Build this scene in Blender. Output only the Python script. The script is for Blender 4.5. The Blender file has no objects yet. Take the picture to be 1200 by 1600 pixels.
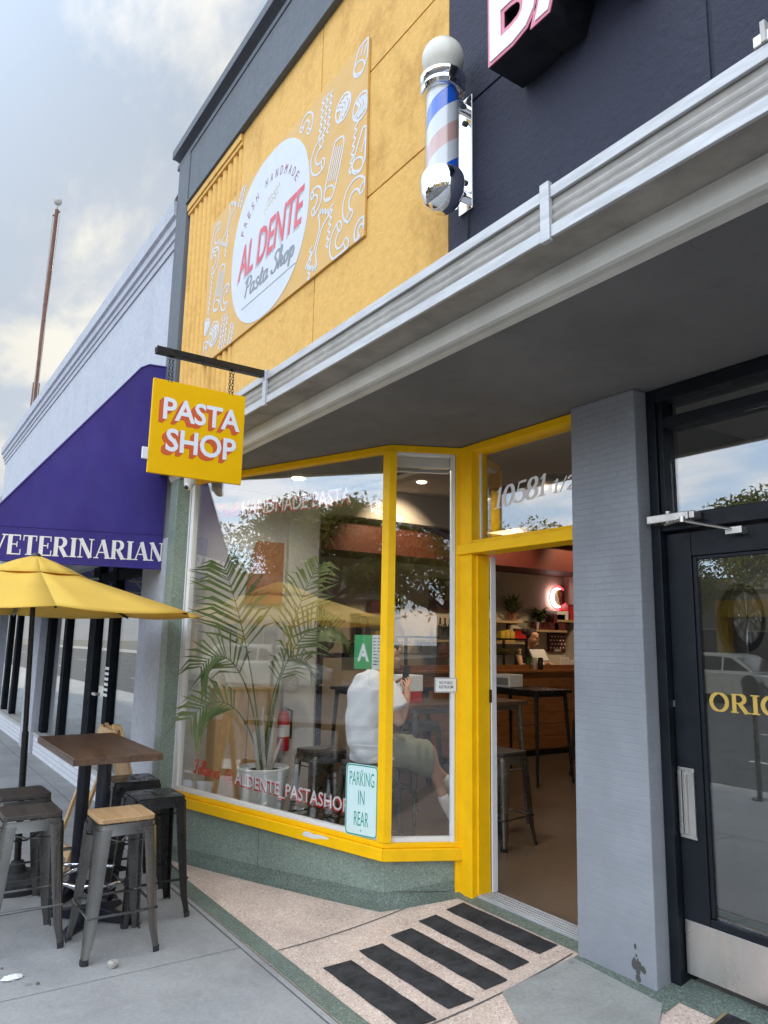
import bpy, bmesh, math, random
from mathutils import Vector, Matrix
R = math.radians
rnd = random.Random(7)
S = bpy.context.scene
COL = S.collection

# ------------------------------------------------------------------ camera
def make_camera():
    yaw, pitch, roll = R(56.04), R(9.87), R(1.047)
    f = Vector((-math.sin(yaw)*math.cos(pitch), math.cos(yaw)*math.cos(pitch), math.sin(pitch)))
    r = Vector((math.cos(yaw), math.sin(yaw), 0)); u = r.cross(f)
    r2 = r*math.cos(roll)+u*math.sin(roll); u2 = u*math.cos(roll)-r*math.sin(roll)
    cd = bpy.data.cameras.new('camera'); co = bpy.data.objects.new('camera', cd); COL.objects.link(co)
    m = Matrix.Identity(4)
    for i in range(3):
        m[i][0] = r2[i]; m[i][1] = u2[i]; m[i][2] = -f[i]
    m.translation = Vector((0, 0, 1.65)); co.matrix_world = m
    cd.sensor_fit = 'HORIZONTAL'; cd.sensor_width = 36; cd.lens = 36*1162.5/1200
    cd.clip_start = 0.05; cd.clip_end = 2000
    S.camera = co
make_camera()

# ------------------------------------------------------------------ world, sun, exposure
SUN_EL, SUN_AZ = R(24), R(-72)              # azimuth from +Y towards +X
SUN_DIR = Vector((math.sin(SUN_AZ)*math.cos(SUN_EL), math.cos(SUN_AZ)*math.cos(SUN_EL), math.sin(SUN_EL)))
def make_world():
    w = bpy.data.worlds.new('World'); S.world = w; w.use_nodes = True
    nt = w.node_tree; N = nt.nodes; L = nt.links; N.clear()
    out = N.new('ShaderNodeOutputWorld'); bg = N.new('ShaderNodeBackground'); L.new(bg.outputs[0], out.inputs[0])
    bg.inputs[1].default_value = 0.12
    sky = N.new('ShaderNodeTexSky'); sky.sky_type = 'NISHITA'; sky.sun_disc = False
    sky.sun_elevation = SUN_EL; sky.sun_rotation = SUN_AZ; sky.air_density = 1.0; sky.dust_density = 0.6
    tc = N.new('ShaderNodeTexCoord')
    def math_(op, a, b=None, clamp=False):
        n = N.new('ShaderNodeMath'); n.operation = op; n.use_clamp = clamp
        for i, v in enumerate((a, b)):
            if v is None: continue
            if isinstance(v, (int, float)): n.inputs[i].default_value = v
            else: L.new(v, n.inputs[i])
        return n.outputs[0]
    sep = N.new('ShaderNodeSeparateXYZ'); L.new(tc.outputs['Generated'], sep.inputs[0])
    # project the direction on a cloud layer: (x, y) / (z + k)
    den = math_('ADD', math_('MAXIMUM', sep.outputs[2], 0.0), 0.16)
    cmb = N.new('ShaderNodeCombineXYZ')
    L.new(math_('DIVIDE', sep.outputs[0], den), cmb.inputs[0]); L.new(math_('DIVIDE', sep.outputs[1], den), cmb.inputs[1])
    mp = N.new('ShaderNodeMapping'); L.new(cmb.outputs[0], mp.inputs[0])
    mp.inputs['Rotation'].default_value = (0, 0, R(35)); mp.inputs['Scale'].default_value = (0.8, 1.5, 1)
    n1 = N.new('ShaderNodeTexNoise'); L.new(mp.outputs[0], n1.inputs['Vector'])
    n1.inputs['Scale'].default_value = 1.5; n1.inputs['Detail'].default_value = 6; n1.inputs['Roughness'].default_value = 0.52
    n1.inputs['Distortion'].default_value = 0.5
    n2 = N.new('ShaderNodeTexNoise'); L.new(mp.outputs[0], n2.inputs['Vector'])
    n2.inputs['Scale'].default_value = 4.2; n2.inputs['Detail'].default_value = 5; n2.inputs['Roughness'].default_value = 0.6
    cov = N.new('ShaderNodeMapRange'); cov.interpolation_type = 'SMOOTHSTEP'
    L.new(math_('ADD', math_('MULTIPLY', n1.outputs[0], 0.68), math_('MULTIPLY', n2.outputs[0], 0.32)), cov.inputs[0])
    cov.inputs[1].default_value = 0.42; cov.inputs[2].default_value = 0.585
    # cloud brightness: dim in view, boosted over the unseen street to light the facade
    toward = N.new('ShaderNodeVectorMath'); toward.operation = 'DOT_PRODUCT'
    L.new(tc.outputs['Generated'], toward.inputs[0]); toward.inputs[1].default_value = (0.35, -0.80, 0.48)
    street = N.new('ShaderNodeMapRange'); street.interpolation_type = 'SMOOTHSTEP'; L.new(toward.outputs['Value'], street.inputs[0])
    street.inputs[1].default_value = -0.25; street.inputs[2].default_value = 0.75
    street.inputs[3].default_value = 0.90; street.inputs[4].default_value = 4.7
    sd = N.new('ShaderNodeVectorMath'); sd.operation = 'DOT_PRODUCT'
    L.new(tc.outputs['Generated'], sd.inputs[0]); sd.inputs[1].default_value = SUN_DIR
    glow = math_('POWER', math_('MAXIMUM', sd.outputs['Value'], 0.0), 12.0)
    cream = N.new('ShaderNodeMix'); cream.data_type = 'RGBA'
    L.new(math_('MULTIPLY', glow, 1.0, True), cream.inputs[0])
    cream.inputs[6].default_value = (4.75, 4.8, 5.0, 1); cream.inputs[7].default_value = (8.2, 7.9, 7.0, 1)
    gap = N.new('ShaderNodeMix'); gap.data_type = 'RGBA'
    gap.inputs[0].default_value = 0.85
    L.new(sky.outputs[0], gap.inputs[6]); gap.inputs[7].default_value = (3.0, 3.75, 4.75, 1)
    mix = N.new('ShaderNodeMix'); mix.data_type = 'RGBA'
    L.new(math_('ADD', math_('MULTIPLY', cov.outputs[0], 0.92), math_('MULTIPLY', glow, 0.15), True), mix.inputs[0])
    L.new(gap.outputs[2], mix.inputs[6]); L.new(cream.outputs[2], mix.inputs[7])
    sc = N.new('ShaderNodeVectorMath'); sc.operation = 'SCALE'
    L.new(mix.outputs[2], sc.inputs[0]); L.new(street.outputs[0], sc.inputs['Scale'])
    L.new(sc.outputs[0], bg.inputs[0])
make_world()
sl = bpy.data.lights.new('sun', 'SUN'); sl.energy = 4.8; sl.angle = R(0.53*4); sl.color = (1.0, 0.90, 0.74)
so = bpy.data.objects.new('sun', sl); COL.objects.link(so)
so.rotation_euler = (-SUN_DIR).to_track_quat('-Z', 'Y').to_euler()
S.view_settings.view_transform = 'Standard'; S.view_settings.look = 'None'
S.view_settings.exposure = 0.22; S.view_settings.gamma = 1.0
S.cycles.transparent_max_bounces = 20; S.cycles.max_bounces = 8; S.cycles.glossy_bounces = 5

# ------------------------------------------------------------------ material helpers
MATS = {}
def new_mat(name):
    m = bpy.data.materials.new(name); m.use_nodes = True
    return m, m.node_tree.nodes, m.node_tree.links, m.node_tree.nodes['Principled BSDF']
def rgba(c): return (c[0], c[1], c[2], 1)
def node_noise(N, L, vec, scale, detail=4, rough=0.55, dist=0.0):
    n = N.new('ShaderNodeTexNoise'); n.inputs['Scale'].default_value = scale; n.inputs['Detail'].default_value = detail
    n.inputs['Roughness'].default_value = rough; n.inputs['Distortion'].default_value = dist
    if vec is not None: L.new(vec, n.inputs['Vector'])
    return n.outputs[0]
def node_ramp(N, L, fac, stops, interp='LINEAR'):
    r = N.new('ShaderNodeValToRGB'); r.color_ramp.interpolation = interp
    e = r.color_ramp.elements
    while len(e) > 1: e.remove(e[-1])
    e[0].position = stops[0][0]; e[0].color = rgba(stops[0][1])
    for p, c in stops[1:]:
        q = e.new(p); q.color = rgba(c)
    L.new(fac, r.inputs[0]); return r.outputs[0]
def node_mix(N, L, fac, a, b, mode='MIX'):
    m = N.new('ShaderNodeMix'); m.data_type = 'RGBA'; m.blend_type = mode
    for i, v in ((0, fac), (6, a), (7, b)):
        if isinstance(v, (int, float)): m.inputs[i].default_value = v
        elif isinstance(v, tuple): m.inputs[i].default_value = rgba(v)
        else: L.new(v, m.inputs[i])
    return m.outputs[2]
def node_bump(N, L, h, strength, dist, bsdf):
    b = N.new('ShaderNodeBump'); b.inputs['Strength'].default_value = strength; b.inputs['Distance'].default_value = dist
    L.new(h, b.inputs['Height']); L.new(b.outputs[0], bsdf.inputs['Normal'])
def obj_vec(N, L, scale=(1, 1, 1)):
    tc = N.new('ShaderNodeTexCoord'); mp = N.new('ShaderNodeMapping'); L.new(tc.outputs['Object'], mp.inputs[0])
    mp.inputs['Scale'].default_value = scale; return mp.outputs[0]
def M(name, col, rough=0.5, metal=0.0, var=0.12, scale=6.0, bump=0.0, bscale=80.0, spec=0.5, stretch=(1, 1, 1), rvar=0.12):
    if name in MATS: return MATS[name]
    m, N, L, b = new_mat(name); v = obj_vec(N, L, stretch)
    n = node_noise(N, L, v, scale, 6, 0.62)
    lo = tuple(max(0, c*(1-var*1.6)) for c in col); hi = tuple(min(1, c*(1+var)) for c in col)
    c = node_ramp(N, L, n, [(0.3, lo), (0.7, hi)])
    L.new(c, b.inputs['Base Color'])
    rr = N.new('ShaderNodeMapRange'); L.new(node_noise(N, L, v, scale*3, 4), rr.inputs[0])
    rr.inputs[1].default_value = 0.3; rr.inputs[2].default_value = 0.7
    rr.inputs[3].default_value = max(0.02, rough-rvar); rr.inputs[4].default_value = min(1, rough+rvar)
    L.new(rr.outputs[0], b.inputs['Roughness'])
    b.inputs['Metallic'].default_value = metal; b.inputs['Specular IOR Level'].default_value = spec
    if bump: node_bump(N, L, node_noise(N, L, v, bscale, 3), bump, 0.01, b)
    MATS[name] = m; return m
def M_stucco(name, col, stain, amount=0.5, bump=0.35, streak=True, lo=0.46, sc=2.4):
    m, N, L, b = new_mat(name); v = obj_vec(N, L)
    vs = obj_vec(N, L, (1.2, 1.2, 0.85))
    n1 = node_noise(N, L, vs, sc, 8, 0.68, 0.5); n2 = node_noise(N, L, v, 22, 5, 0.7)
    f = node_ramp(N, L, n1, [(lo, (0, 0, 0)), (0.74, (1, 1, 1))])
    c = node_mix(N, L, node_mix(N, L, amount, (0, 0, 0), f), col, stain)
    g = node_ramp(N, L, n2, [(0.3, (0.86, 0.86, 0.86)), (0.7, (1.08, 1.08, 1.08))])
    c = node_mix(N, L, 1.0, c, g, 'MULTIPLY')
    L.new(c, b.inputs['Base Color']); b.inputs['Roughness'].default_value = 0.75
    h = node_mix(N, L, 0.35, node_noise(N, L, v, 38, 6, 0.65), node_noise(N, L, v, 9, 3))
    node_bump(N, L, h, bump, 0.02, b); MATS[name] = m; return m
def M_speckle(name, base, dark, light, scale=90.0, rough=0.4, bump=0.1, stain=None):
    m, N, L, b = new_mat(name); v = obj_vec(N, L)
    vo = N.new('ShaderNodeTexVoronoi'); vo.inputs['Scale'].default_value = scale; L.new(v, vo.inputs['Vector'])
    sp = N.new('ShaderNodeSeparateColor'); L.new(vo.outputs['Color'], sp.inputs[0])
    c = node_ramp(N, L, sp.outputs[0], [(0.0, dark), (0.22, base), (0.72, base), (0.95, light)])
    n = node_noise(N, L, v, 3.0, 6, 0.6)
    c = node_mix(N, L, 1.0, c, node_ramp(N, L, n, [(0.3, (0.80, 0.80, 0.80)), (0.7, (1.08, 1.08, 1.08))]), 'MULTIPLY')
    if stain:
        f = node_ramp(N, L, node_noise(N, L, v, 1.7, 6, 0.7, 0.4), [(0.52, (0, 0, 0)), (0.75, (0.6, 0.6, 0.6))])
        c = node_mix(N, L, f, c, stain)
    L.new(c, b.inputs['Base Color']); b.inputs['Roughness'].default_value = rough
    node_bump(N, L, node_noise(N, L, v, scale*0.9, 3), bump, 0.006, b); MATS[name] = m; return m
def M_wood(name, a, bcol, axis='X', rough=0.5, ring=9.0, gl=0.0):
    m, N, L, b = new_mat(name)
    st = {'X': (0.12, 1, 1), 'Y': (1, 0.12, 1), 'Z': (1, 1, 0.12)}[axis]
    v = obj_vec(N, L, st)
    n = node_noise(N, L, v, ring*2.2, 8, 0.6, 1.2); n2 = node_noise(N, L, v, ring*14, 3, 0.5)
    c = node_ramp(N, L, n, [(0.28, a), (0.5, tuple((x+y)/2 for x, y in zip(a, bcol))), (0.72, bcol)])
    c = node_mix(N, L, 1.0, c, node_ramp(N, L, n2, [(0.3, (0.82, 0.82, 0.82)), (0.7, (1.06, 1.06, 1.06))]), 'MULTIPLY')
    L.new(c, b.inputs['Base Color']); b.inputs['Roughness'].default_value = rough
    node_bump(N, L, n2, 0.15, 0.004, b); MATS[name] = m; return m
def M_glass(name, base=0.13, tint=(0.93, 0.96, 0.95), k=0.8):
    m, N, L, b = new_mat(name); N.remove(b); out = N['Material Output']
    t = N.new('ShaderNodeBsdfTransparent'); t.inputs[0].default_value = rgba(tint)
    g = N.new('ShaderNodeBsdfGlossy'); g.inputs['Roughness'].default_value = 0.0; g.inputs[0].default_value = (1, 1, 1, 1)
    # Schlick reflectance per face; the facing weight is the same from inside and outside the pane
    lw = N.new('ShaderNodeLayerWeight'); lw.inputs[0].default_value = 0.5
    pw = N.new('ShaderNodeMath'); pw.operation = 'POWER'; L.new(lw.outputs['Facing'], pw.inputs[0]); pw.inputs[1].default_value = 4.5
    ma = N.new('ShaderNodeMath'); ma.operation = 'MULTIPLY_ADD'; ma.use_clamp = True
    L.new(pw.outputs[0], ma.inputs[0]); ma.inputs[1].default_value = k; ma.inputs[2].default_value = base
    mx = N.new('ShaderNodeMixShader'); L.new(ma.outputs[0], mx.inputs[0]); L.new(t.outputs[0], mx.inputs[1]); L.new(g.outputs[0], mx.inputs[2])
    L.new(mx.outputs[0], out.inputs[0]); MATS[name] = m; return m
def M_leaf(name, a, bcol, trans=0.35, scale=3.0):
    m, N, L, b = new_mat(name); out = N['Material Output']
    v = obj_vec(N, L); n = node_noise(N, L, v, scale, 5, 0.7)
    c = node_ramp(N, L, n, [(0.3, a), (0.7, bcol)])
    L.new(c, b.inputs['Base Color']); b.inputs['Roughness'].default_value = 0.5
    tr = N.new('ShaderNodeBsdfTranslucent'); L.new(c, tr.inputs[0])
    mx = N.new('ShaderNodeMixShader'); mx.inputs[0].default_value = trans
    L.new(b.outputs[0], mx.inputs[1]); L.new(tr.outputs[0], mx.inputs[2]); L.new(mx.outputs[0], out.inputs[0])
    MATS[name] = m; return m
def M_emit(name, col, s):
    m, N, L, b = new_mat(name)
    b.inputs['Base Color'].default_value = rgba(col); b.inputs['Emission Color'].default_value = rgba(col)
    b.inputs['Emission Strength'].default_value = s; MATS[name] = m; return m

# ------------------------------------------------------------------ geometry helpers
WM = {}
def link(o): COL.objects.link(o); return o
def props(o, label=None, cat=None, group=None, kind=None):
    for k, v in (('label', label), ('category', cat), ('group', group), ('kind', kind)):
        if v: o[k] = v
    return o
def thing(name, label, cat, loc=(0, 0, 0), rz=0.0, group=None):
    o = link(bpy.data.objects.new(name, None)); o.empty_display_size = 0.1
    o.location = loc; o.rotation_euler = (0, 0, rz); props(o, label, cat, group)
    WM[o.name] = Matrix.Translation(loc) @ Matrix.Rotation(rz, 4, 'Z'); return o
class MB:
    def __init__(s): s.v = []; s.f = []
    def add(s, vs, fs):
        k = len(s.v); s.v += [tuple(p) for p in vs]; s.f += [tuple(i+k for i in f) for f in fs]; return s
    def box(s, x0, x1, y0, y1, z0, z1):
        return s.add([(x, y, z) for z in (z0, z1) for y in (y0, y1) for x in (x0, x1)],
                     [(0, 2, 3, 1), (4, 5, 7, 6), (0, 1, 5, 4), (2, 6, 7, 3), (0, 4, 6, 2), (1, 3, 7, 5)])
    def obox(s, o, u, v, w):
        o, u, v, w = Vector(o), Vector(u), Vector(v), Vector(w)
        return s.add([o, o+u, o+v, o+u+v, o+w, o+u+w, o+v+w, o+u+v+w],
                     [(0, 2, 3, 1), (4, 5, 7, 6), (0, 1, 5, 4), (2, 6, 7, 3), (0, 4, 6, 2), (1, 3, 7, 5)])
    def hexa(s, b, t):      # two quads (bottom, top), same winding
        return s.add(list(b)+list(t), [(3, 2, 1, 0), (4, 5, 6, 7)]+[(i, (i+1) % 4, 4+(i+1) % 4, 4+i) for i in range(4)])
    def prism(s, poly, o, u, v, w, d):
        o, u, v, w = Vector(o), Vector(u), Vector(v), Vector(w); n = len(poly)
        a = [o+u*p[0]+v*p[1] for p in poly]; b = [p+w*d for p in a]
        return s.add(a+b, [tuple(range(n-1, -1, -1)), tuple(range(n, 2*n))]+[(i, (i+1) % n, n+(i+1) % n, n+i) for i in range(n)])
    def tube(s, pts, r, n=8, closed=False, cap=True):
        pts = [Vector(p) for p in pts]; m = len(pts); rs = r if isinstance(r, (list, tuple)) else [r]*m
        k = len(s.v); up = None
        for i, p in enumerate(pts):
            a = pts[(i-1) % m] if (closed or i > 0) else p; c = pts[(i+1) % m] if (closed or i < m-1) else p
            t = (c-a).normalized() if (c-a).length > 1e-9 else Vector((0, 0, 1))
            if up is None: up = Vector((0, 0, 1)) if abs(t.z) < 0.9 else Vector((1, 0, 0))
            x = up.cross(t)
            if x.length < 1e-6: x = Vector((1, 0, 0)).cross(t)
            x.normalize(); y = t.cross(x); up = y
            for j in range(n):
                q = 2*math.pi*j/n; s.v.append(tuple(p+x*(math.cos(q)*rs[i])+y*(math.sin(q)*rs[i])))
        for i in range(m if closed else m-1):
            for j in range(n):
                a0 = k+i*n; b0 = k+((i+1) % m)*n
                s.f.append((a0+j, a0+(j+1) % n, b0+(j+1) % n, b0+j))
        if cap and not closed:
            s.f.append(tuple(k+j for j in range(n-1, -1, -1))); s.f.append(tuple(k+(m-1)*n+j for j in range(n)))
        return s
    def lathe(s, prof, c=(0, 0, 0), n=24):
        k = len(s.v); m = len(prof)
        for (r, z) in prof:
            for j in range(n):
                q = 2*math.pi*j/n; s.v.append((c[0]+r*math.cos(q), c[1]+r*math.sin(q), c[2]+z))
        for i in range(m-1):
            for j in range(n): s.f.append((k+i*n+j, k+i*n+(j+1) % n, k+(i+1)*n+(j+1) % n, k+(i+1)*n+j))
        if prof[0][0] > 1e-5: s.f.append(tuple(k+j for j in range(n-1, -1, -1)))
        if prof[-1][0] > 1e-5: s.f.append(tuple(k+(m-1)*n+j for j in range(n)))
        return s
    def ball(s, c, r, n=16, m=10, sc=(1, 1, 1)):
        k = len(s.v)
        for i in range(m+1):
            t = math.pi*i/m
            for j in range(n):
                q = 2*math.pi*j/n
                s.v.append((c[0]+r*sc[0]*math.sin(t)*math.cos(q), c[1]+r*sc[1]*math.sin(t)*math.sin(q), c[2]-r*sc[2]*math.cos(t)))
        for i in range(m):
            for j in range(n): s.f.append((k+i*n+j, k+i*n+(j+1) % n, k+(i+1)*n+(j+1) % n, k+(i+1)*n+j))
        return s
    def ribbon(s, pts, wd, o, u, v, w, d0=0.0, th=0.002):
        """a flat stroke with thickness; pts in (u, v); wd a width or list"""
        P = [Vector((p[0], p[1])) for p in pts]; m = len(P); ws = wd if isinstance(wd, (list, tuple)) else [wd]*m
        o, u, v, w = Vector(o), Vector(u), Vector(v), Vector(w); k = len(s.v)
        for i, p in enumerate(P):
            t = P[min(i+1, m-1)]-P[max(i-1, 0)]
            t = t.normalized() if t.length > 1e-9 else Vector((1, 0)); nn = Vector((-t.y, t.x))
            for sg in (1, -1):
                q = p+nn*ws[i]*0.5*sg
                for dd in (0, th): s.v.append(tuple(o+u*q.x+v*q.y+w*(d0+dd+i*2e-6)))
        for i in range(m-1):
            a = k+4*i; b = a+4
            s.f += [(a+1, a+3, b+3, b+1), (a, b, b+2, a+2), (a, a+1, b+1, b), (a+2, b+2, b+3, a+3)]
        s.f += [(k, k+2, k+3, k+1), (k+4*(m-1), k+4*(m-1)+1, k+4*(m-1)+3, k+4*(m-1)+2)]
        return s
    def build(s, name, mat, parent=None, local=False, smooth=True, bevel=0.0, org=None, angle=38):
        me = bpy.data.meshes.new(name)
        if parent is not None:
            inv = WM[parent.name].inverted() if not local else Matrix.Identity(4)
            vs = [inv @ Vector(p) for p in s.v]; wm = WM[parent.name]
        else:
            if org is None:
                xs, ys, zs = zip(*s.v); org = ((min(xs)+max(xs))/2, (min(ys)+max(ys))/2, min(zs))
            vs = [Vector(p)-Vector(org) for p in s.v]; wm = Matrix.Translation(org)
        me.from_pydata(vs, [], s.f); me.materials.append(mat)
        bm = bmesh.new(); bm.from_mesh(me); bmesh.ops.recalc_face_normals(bm, faces=bm.faces); bm.to_mesh(me); bm.free()
        if smooth:
            for p in me.polygons: p.use_smooth = True
            me.set_sharp_from_angle(angle=R(angle))
        o = link(bpy.data.objects.new(name, me))
        if parent is not None: o.parent = parent
        else: o.location = org
        WM[o.name] = wm
        if bevel:
            b = o.modifiers.new('bevel', 'BEVEL'); b.width = bevel; b.segments = 2; b.limit_method = 'ANGLE'; b.angle_limit = R(40)
            b.harden_normals = True
        return o
def children(o): return [c for c in bpy.data.objects if c.parent == o]
KIDS = {}
def dup(root, loc, rz=0.0, label=None, group=None):
    def rec(o, par):
        c = o.copy(); COL.objects.link(c)
        if par is not None: c.parent = par
        WM[c.name] = WM[o.name]
        for ch in KIDS.setdefault(o.name, children(o)): rec(ch, c)
        return c
    r = rec(root, None); r.location = loc; r.rotation_euler = (0, 0, rz)
    WM[r.name] = Matrix.Translation(loc) @ Matrix.Rotation(rz, 4, 'Z')
    props(r, label, None, group); return r
def glyphs(txt, shear=0.0, weight=0.0, depth=0.0, space=1.0, res=3):
    cu = bpy.data.curves.new('lettering', 'FONT'); cu.body = txt; cu.size = 1; cu.shear = shear; cu.offset = weight
    cu.extrude = 0; cu.space_character = space; cu.resolution_u = res; cu.fill_mode = 'FRONT'; cu.align_y = 'BOTTOM_BASELINE'
    ob = link(bpy.data.objects.new('lettering', cu)); dg = bpy.context.evaluated_depsgraph_get(); dg.update()
    me = bpy.data.meshes.new_from_object(ob.evaluated_get(dg))
    bm = bmesh.new(); bm.from_mesh(me); bmesh.ops.remove_doubles(bm, verts=bm.verts, dist=1e-5)
    r = bmesh.ops.extrude_face_region(bm, geom=bm.faces[:])
    for e in r['geom']:
        if isinstance(e, bmesh.types.BMVert): e.co.z += 1.0
    bm.verts.ensure_lookup_table(); bm.verts.index_update()
    vs = [tuple(v.co) for v in bm.verts]; fs = [tuple(v.index for v in f.verts) for f in bm.faces]
    bm.free(); bpy.data.objects.remove(ob); bpy.data.curves.remove(cu); bpy.data.meshes.remove(me)
    xs = [v[0] for v in vs]; ys = [v[1] for v in vs]; x0, x1, y0, y1 = min(xs), max(xs), min(ys), max(ys)
    return [((x-x0)/(x1-x0), (y-y0)/(y1-y0), z) for x, y, z in vs], fs
def put_text(mb, txt, o, u, v, w, width, height, depth=0.003, shear=0.0, weight=0.0, space=1.0, res=3):
    """text filling width x height with its lower-left corner at o; u right, v up, w out of the face"""
    vs, fs = glyphs(txt, shear, weight, depth, space, res)
    o, u, v, w = Vector(o), Vector(u), Vector(v), Vector(w)
    mb.add([o+u*(x*width)+v*(y*height)+w*(z*depth) for x, y, z in vs], fs); return mb
X, Y, Z = Vector((1, 0, 0)), Vector((0, 1, 0)), Vector((0, 0, 1))
def smooth_line(pts, n=6, closed=False):
    P = [Vector((p[0], p[1])) for p in pts]; out = []; m = len(P)
    for i in range(m if closed else m-1):
        g = lambda j: P[j % m] if closed else P[max(0, min(m-1, j))]
        p0, p1, p2, p3 = g(i-1), g(i), g(i+1), g(i+2)
        for k in range(n):
            t = k/n; out.append(0.5*((2*p1)+(p2-p0)*t+(2*p0-5*p1+4*p2-p3)*t*t+(3*p1-p0-3*p2+p3)*t**3))
    out.append(P[0] if closed else P[-1]); return out
# hand lettering strokes, unit box, baseline 0, x-height 0.5
SCRIPT = {
 'P': (0.62, [[(0.15, 0.0), (0.2, 0.45), (0.27, 1.0)], [(0.02, 0.78), (0.15, 0.98), (0.4, 1.04), (0.62, 0.9), (0.56, 0.62), (0.3, 0.5), (0.2, 0.55)]]),
 'S': (0.6, [[(0.6, 0.9), (0.48, 1.03), (0.28, 0.95), (0.24, 0.74), (0.42, 0.52), (0.48, 0.26), (0.3, 0.02), (0.05, 0.08), (0.02, 0.24)]]),
 'F': (0.62, [[(0.02, 0.78), (0.12, 0.98), (0.4, 0.94), (0.74, 1.04)], [(0.42, 0.95), (0.32, 0.5), (0.22, 0.06), (0.02, 0.0), (0.0, 0.16)], [(0.14, 0.5), (0.52, 0.55)]]),
 'a': (0.52, [[(0.36, 0.44), (0.22, 0.54), (0.05, 0.34), (0.06, 0.08), (0.18, 0.0), (0.34, 0.2)], [(0.40, 0.54), (0.36, 0.24), (0.38, 0.04), (0.54, 0.10)]]),
 's': (0.40, [[(0.34, 0.46), (0.22, 0.56), (0.09, 0.44), (0.16, 0.30), (0.31, 0.18), (0.22, 0.0), (0.04, 0.06)]]),
 't': (0.36, [[(0.0, 0.1), (0.22, 0.86), (0.14, 0.2), (0.2, 0.0), (0.38, 0.1)], [(0.02, 0.56), (0.36, 0.6)]]),
 'h': (0.5, [[(0.0, 0.08), (0.22, 0.9), (0.12, 1.0), (0.06, 0.0)], [(0.08, 0.2), (0.24, 0.5), (0.34, 0.42), (0.3, 0.05), (0.5, 0.08)]]),
 'o': (0.42, [[(0.22, 0.5), (0.06, 0.34), (0.08, 0.06), (0.22, 0.0), (0.36, 0.2), (0.3, 0.46), (0.2, 0.48), (0.44, 0.4)]]),
 'p': (0.5, [[(0.02, 0.3), (0.16, 0.5), (0.1, -0.36)], [(0.13, 0.2), (0.26, 0.5), (0.42, 0.36), (0.36, 0.06), (0.16, 0.04)]]),
 'r': (0.36, [[(0.0, 0.08), (0.12, 0.56), (0.28, 0.48), (0.22, 0.08), (0.38, 0.08)]]),
 'e': (0.4, [[(0.02, 0.12), (0.3, 0.34), (0.22, 0.52), (0.07, 0.34), (0.1, 0.04), (0.26, 0.0), (0.42, 0.12)]]),
 'l': (0.3, [[(0.0, 0.08), (0.24, 0.8), (0.17, 1.0), (0.08, 0.4), (0.14, 0.02), (0.32, 0.1)]]),
 'w': (0.62, [[(0.02, 0.48), (0.08, 0.06), (0.22, 0.04), (0.3, 0.48), (0.36, 0.04), (0.52, 0.14), (0.52, 0.5), (0.64, 0.44)]]),
 'u': (0.5, [[(0.04, 0.48), (0.06, 0.1), (0.18, 0.0), (0.36, 0.48), (0.36, 0.06), (0.52, 0.08)]]),
 ' ': (0.3, []),
}
def put_script(mb, txt, o, u, v, w, width, height, pen=0.07, th=0.003, slant=0.25):
    tot = sum(SCRIPT[c][0] for c in txt); k = width/(tot+slant*0.5); x = 0; d = 0
    for c in txt:
        for st in SCRIPT[c][1]:
            pts = smooth_line([(x+p[0]+slant*p[1]*0.6, p[1]) for p in st], 6)
            q = [(p.x*k, p.y*height) for p in pts]
            ws = []
            for i in range(len(q)):
                a, b = q[max(i-1, 0)], q[min(i+1, len(q)-1)]
                dx, dy = b[0]-a[0], b[1]-a[1]; l = math.hypot(dx, dy) or 1
                ws.append(height*pen*(0.55+0.75*abs(dy)/l))
            mb.ribbon(q, ws, o, u, v, w, d, th); d += 8e-5
        x += SCRIPT[c][0]
    return mb
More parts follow.
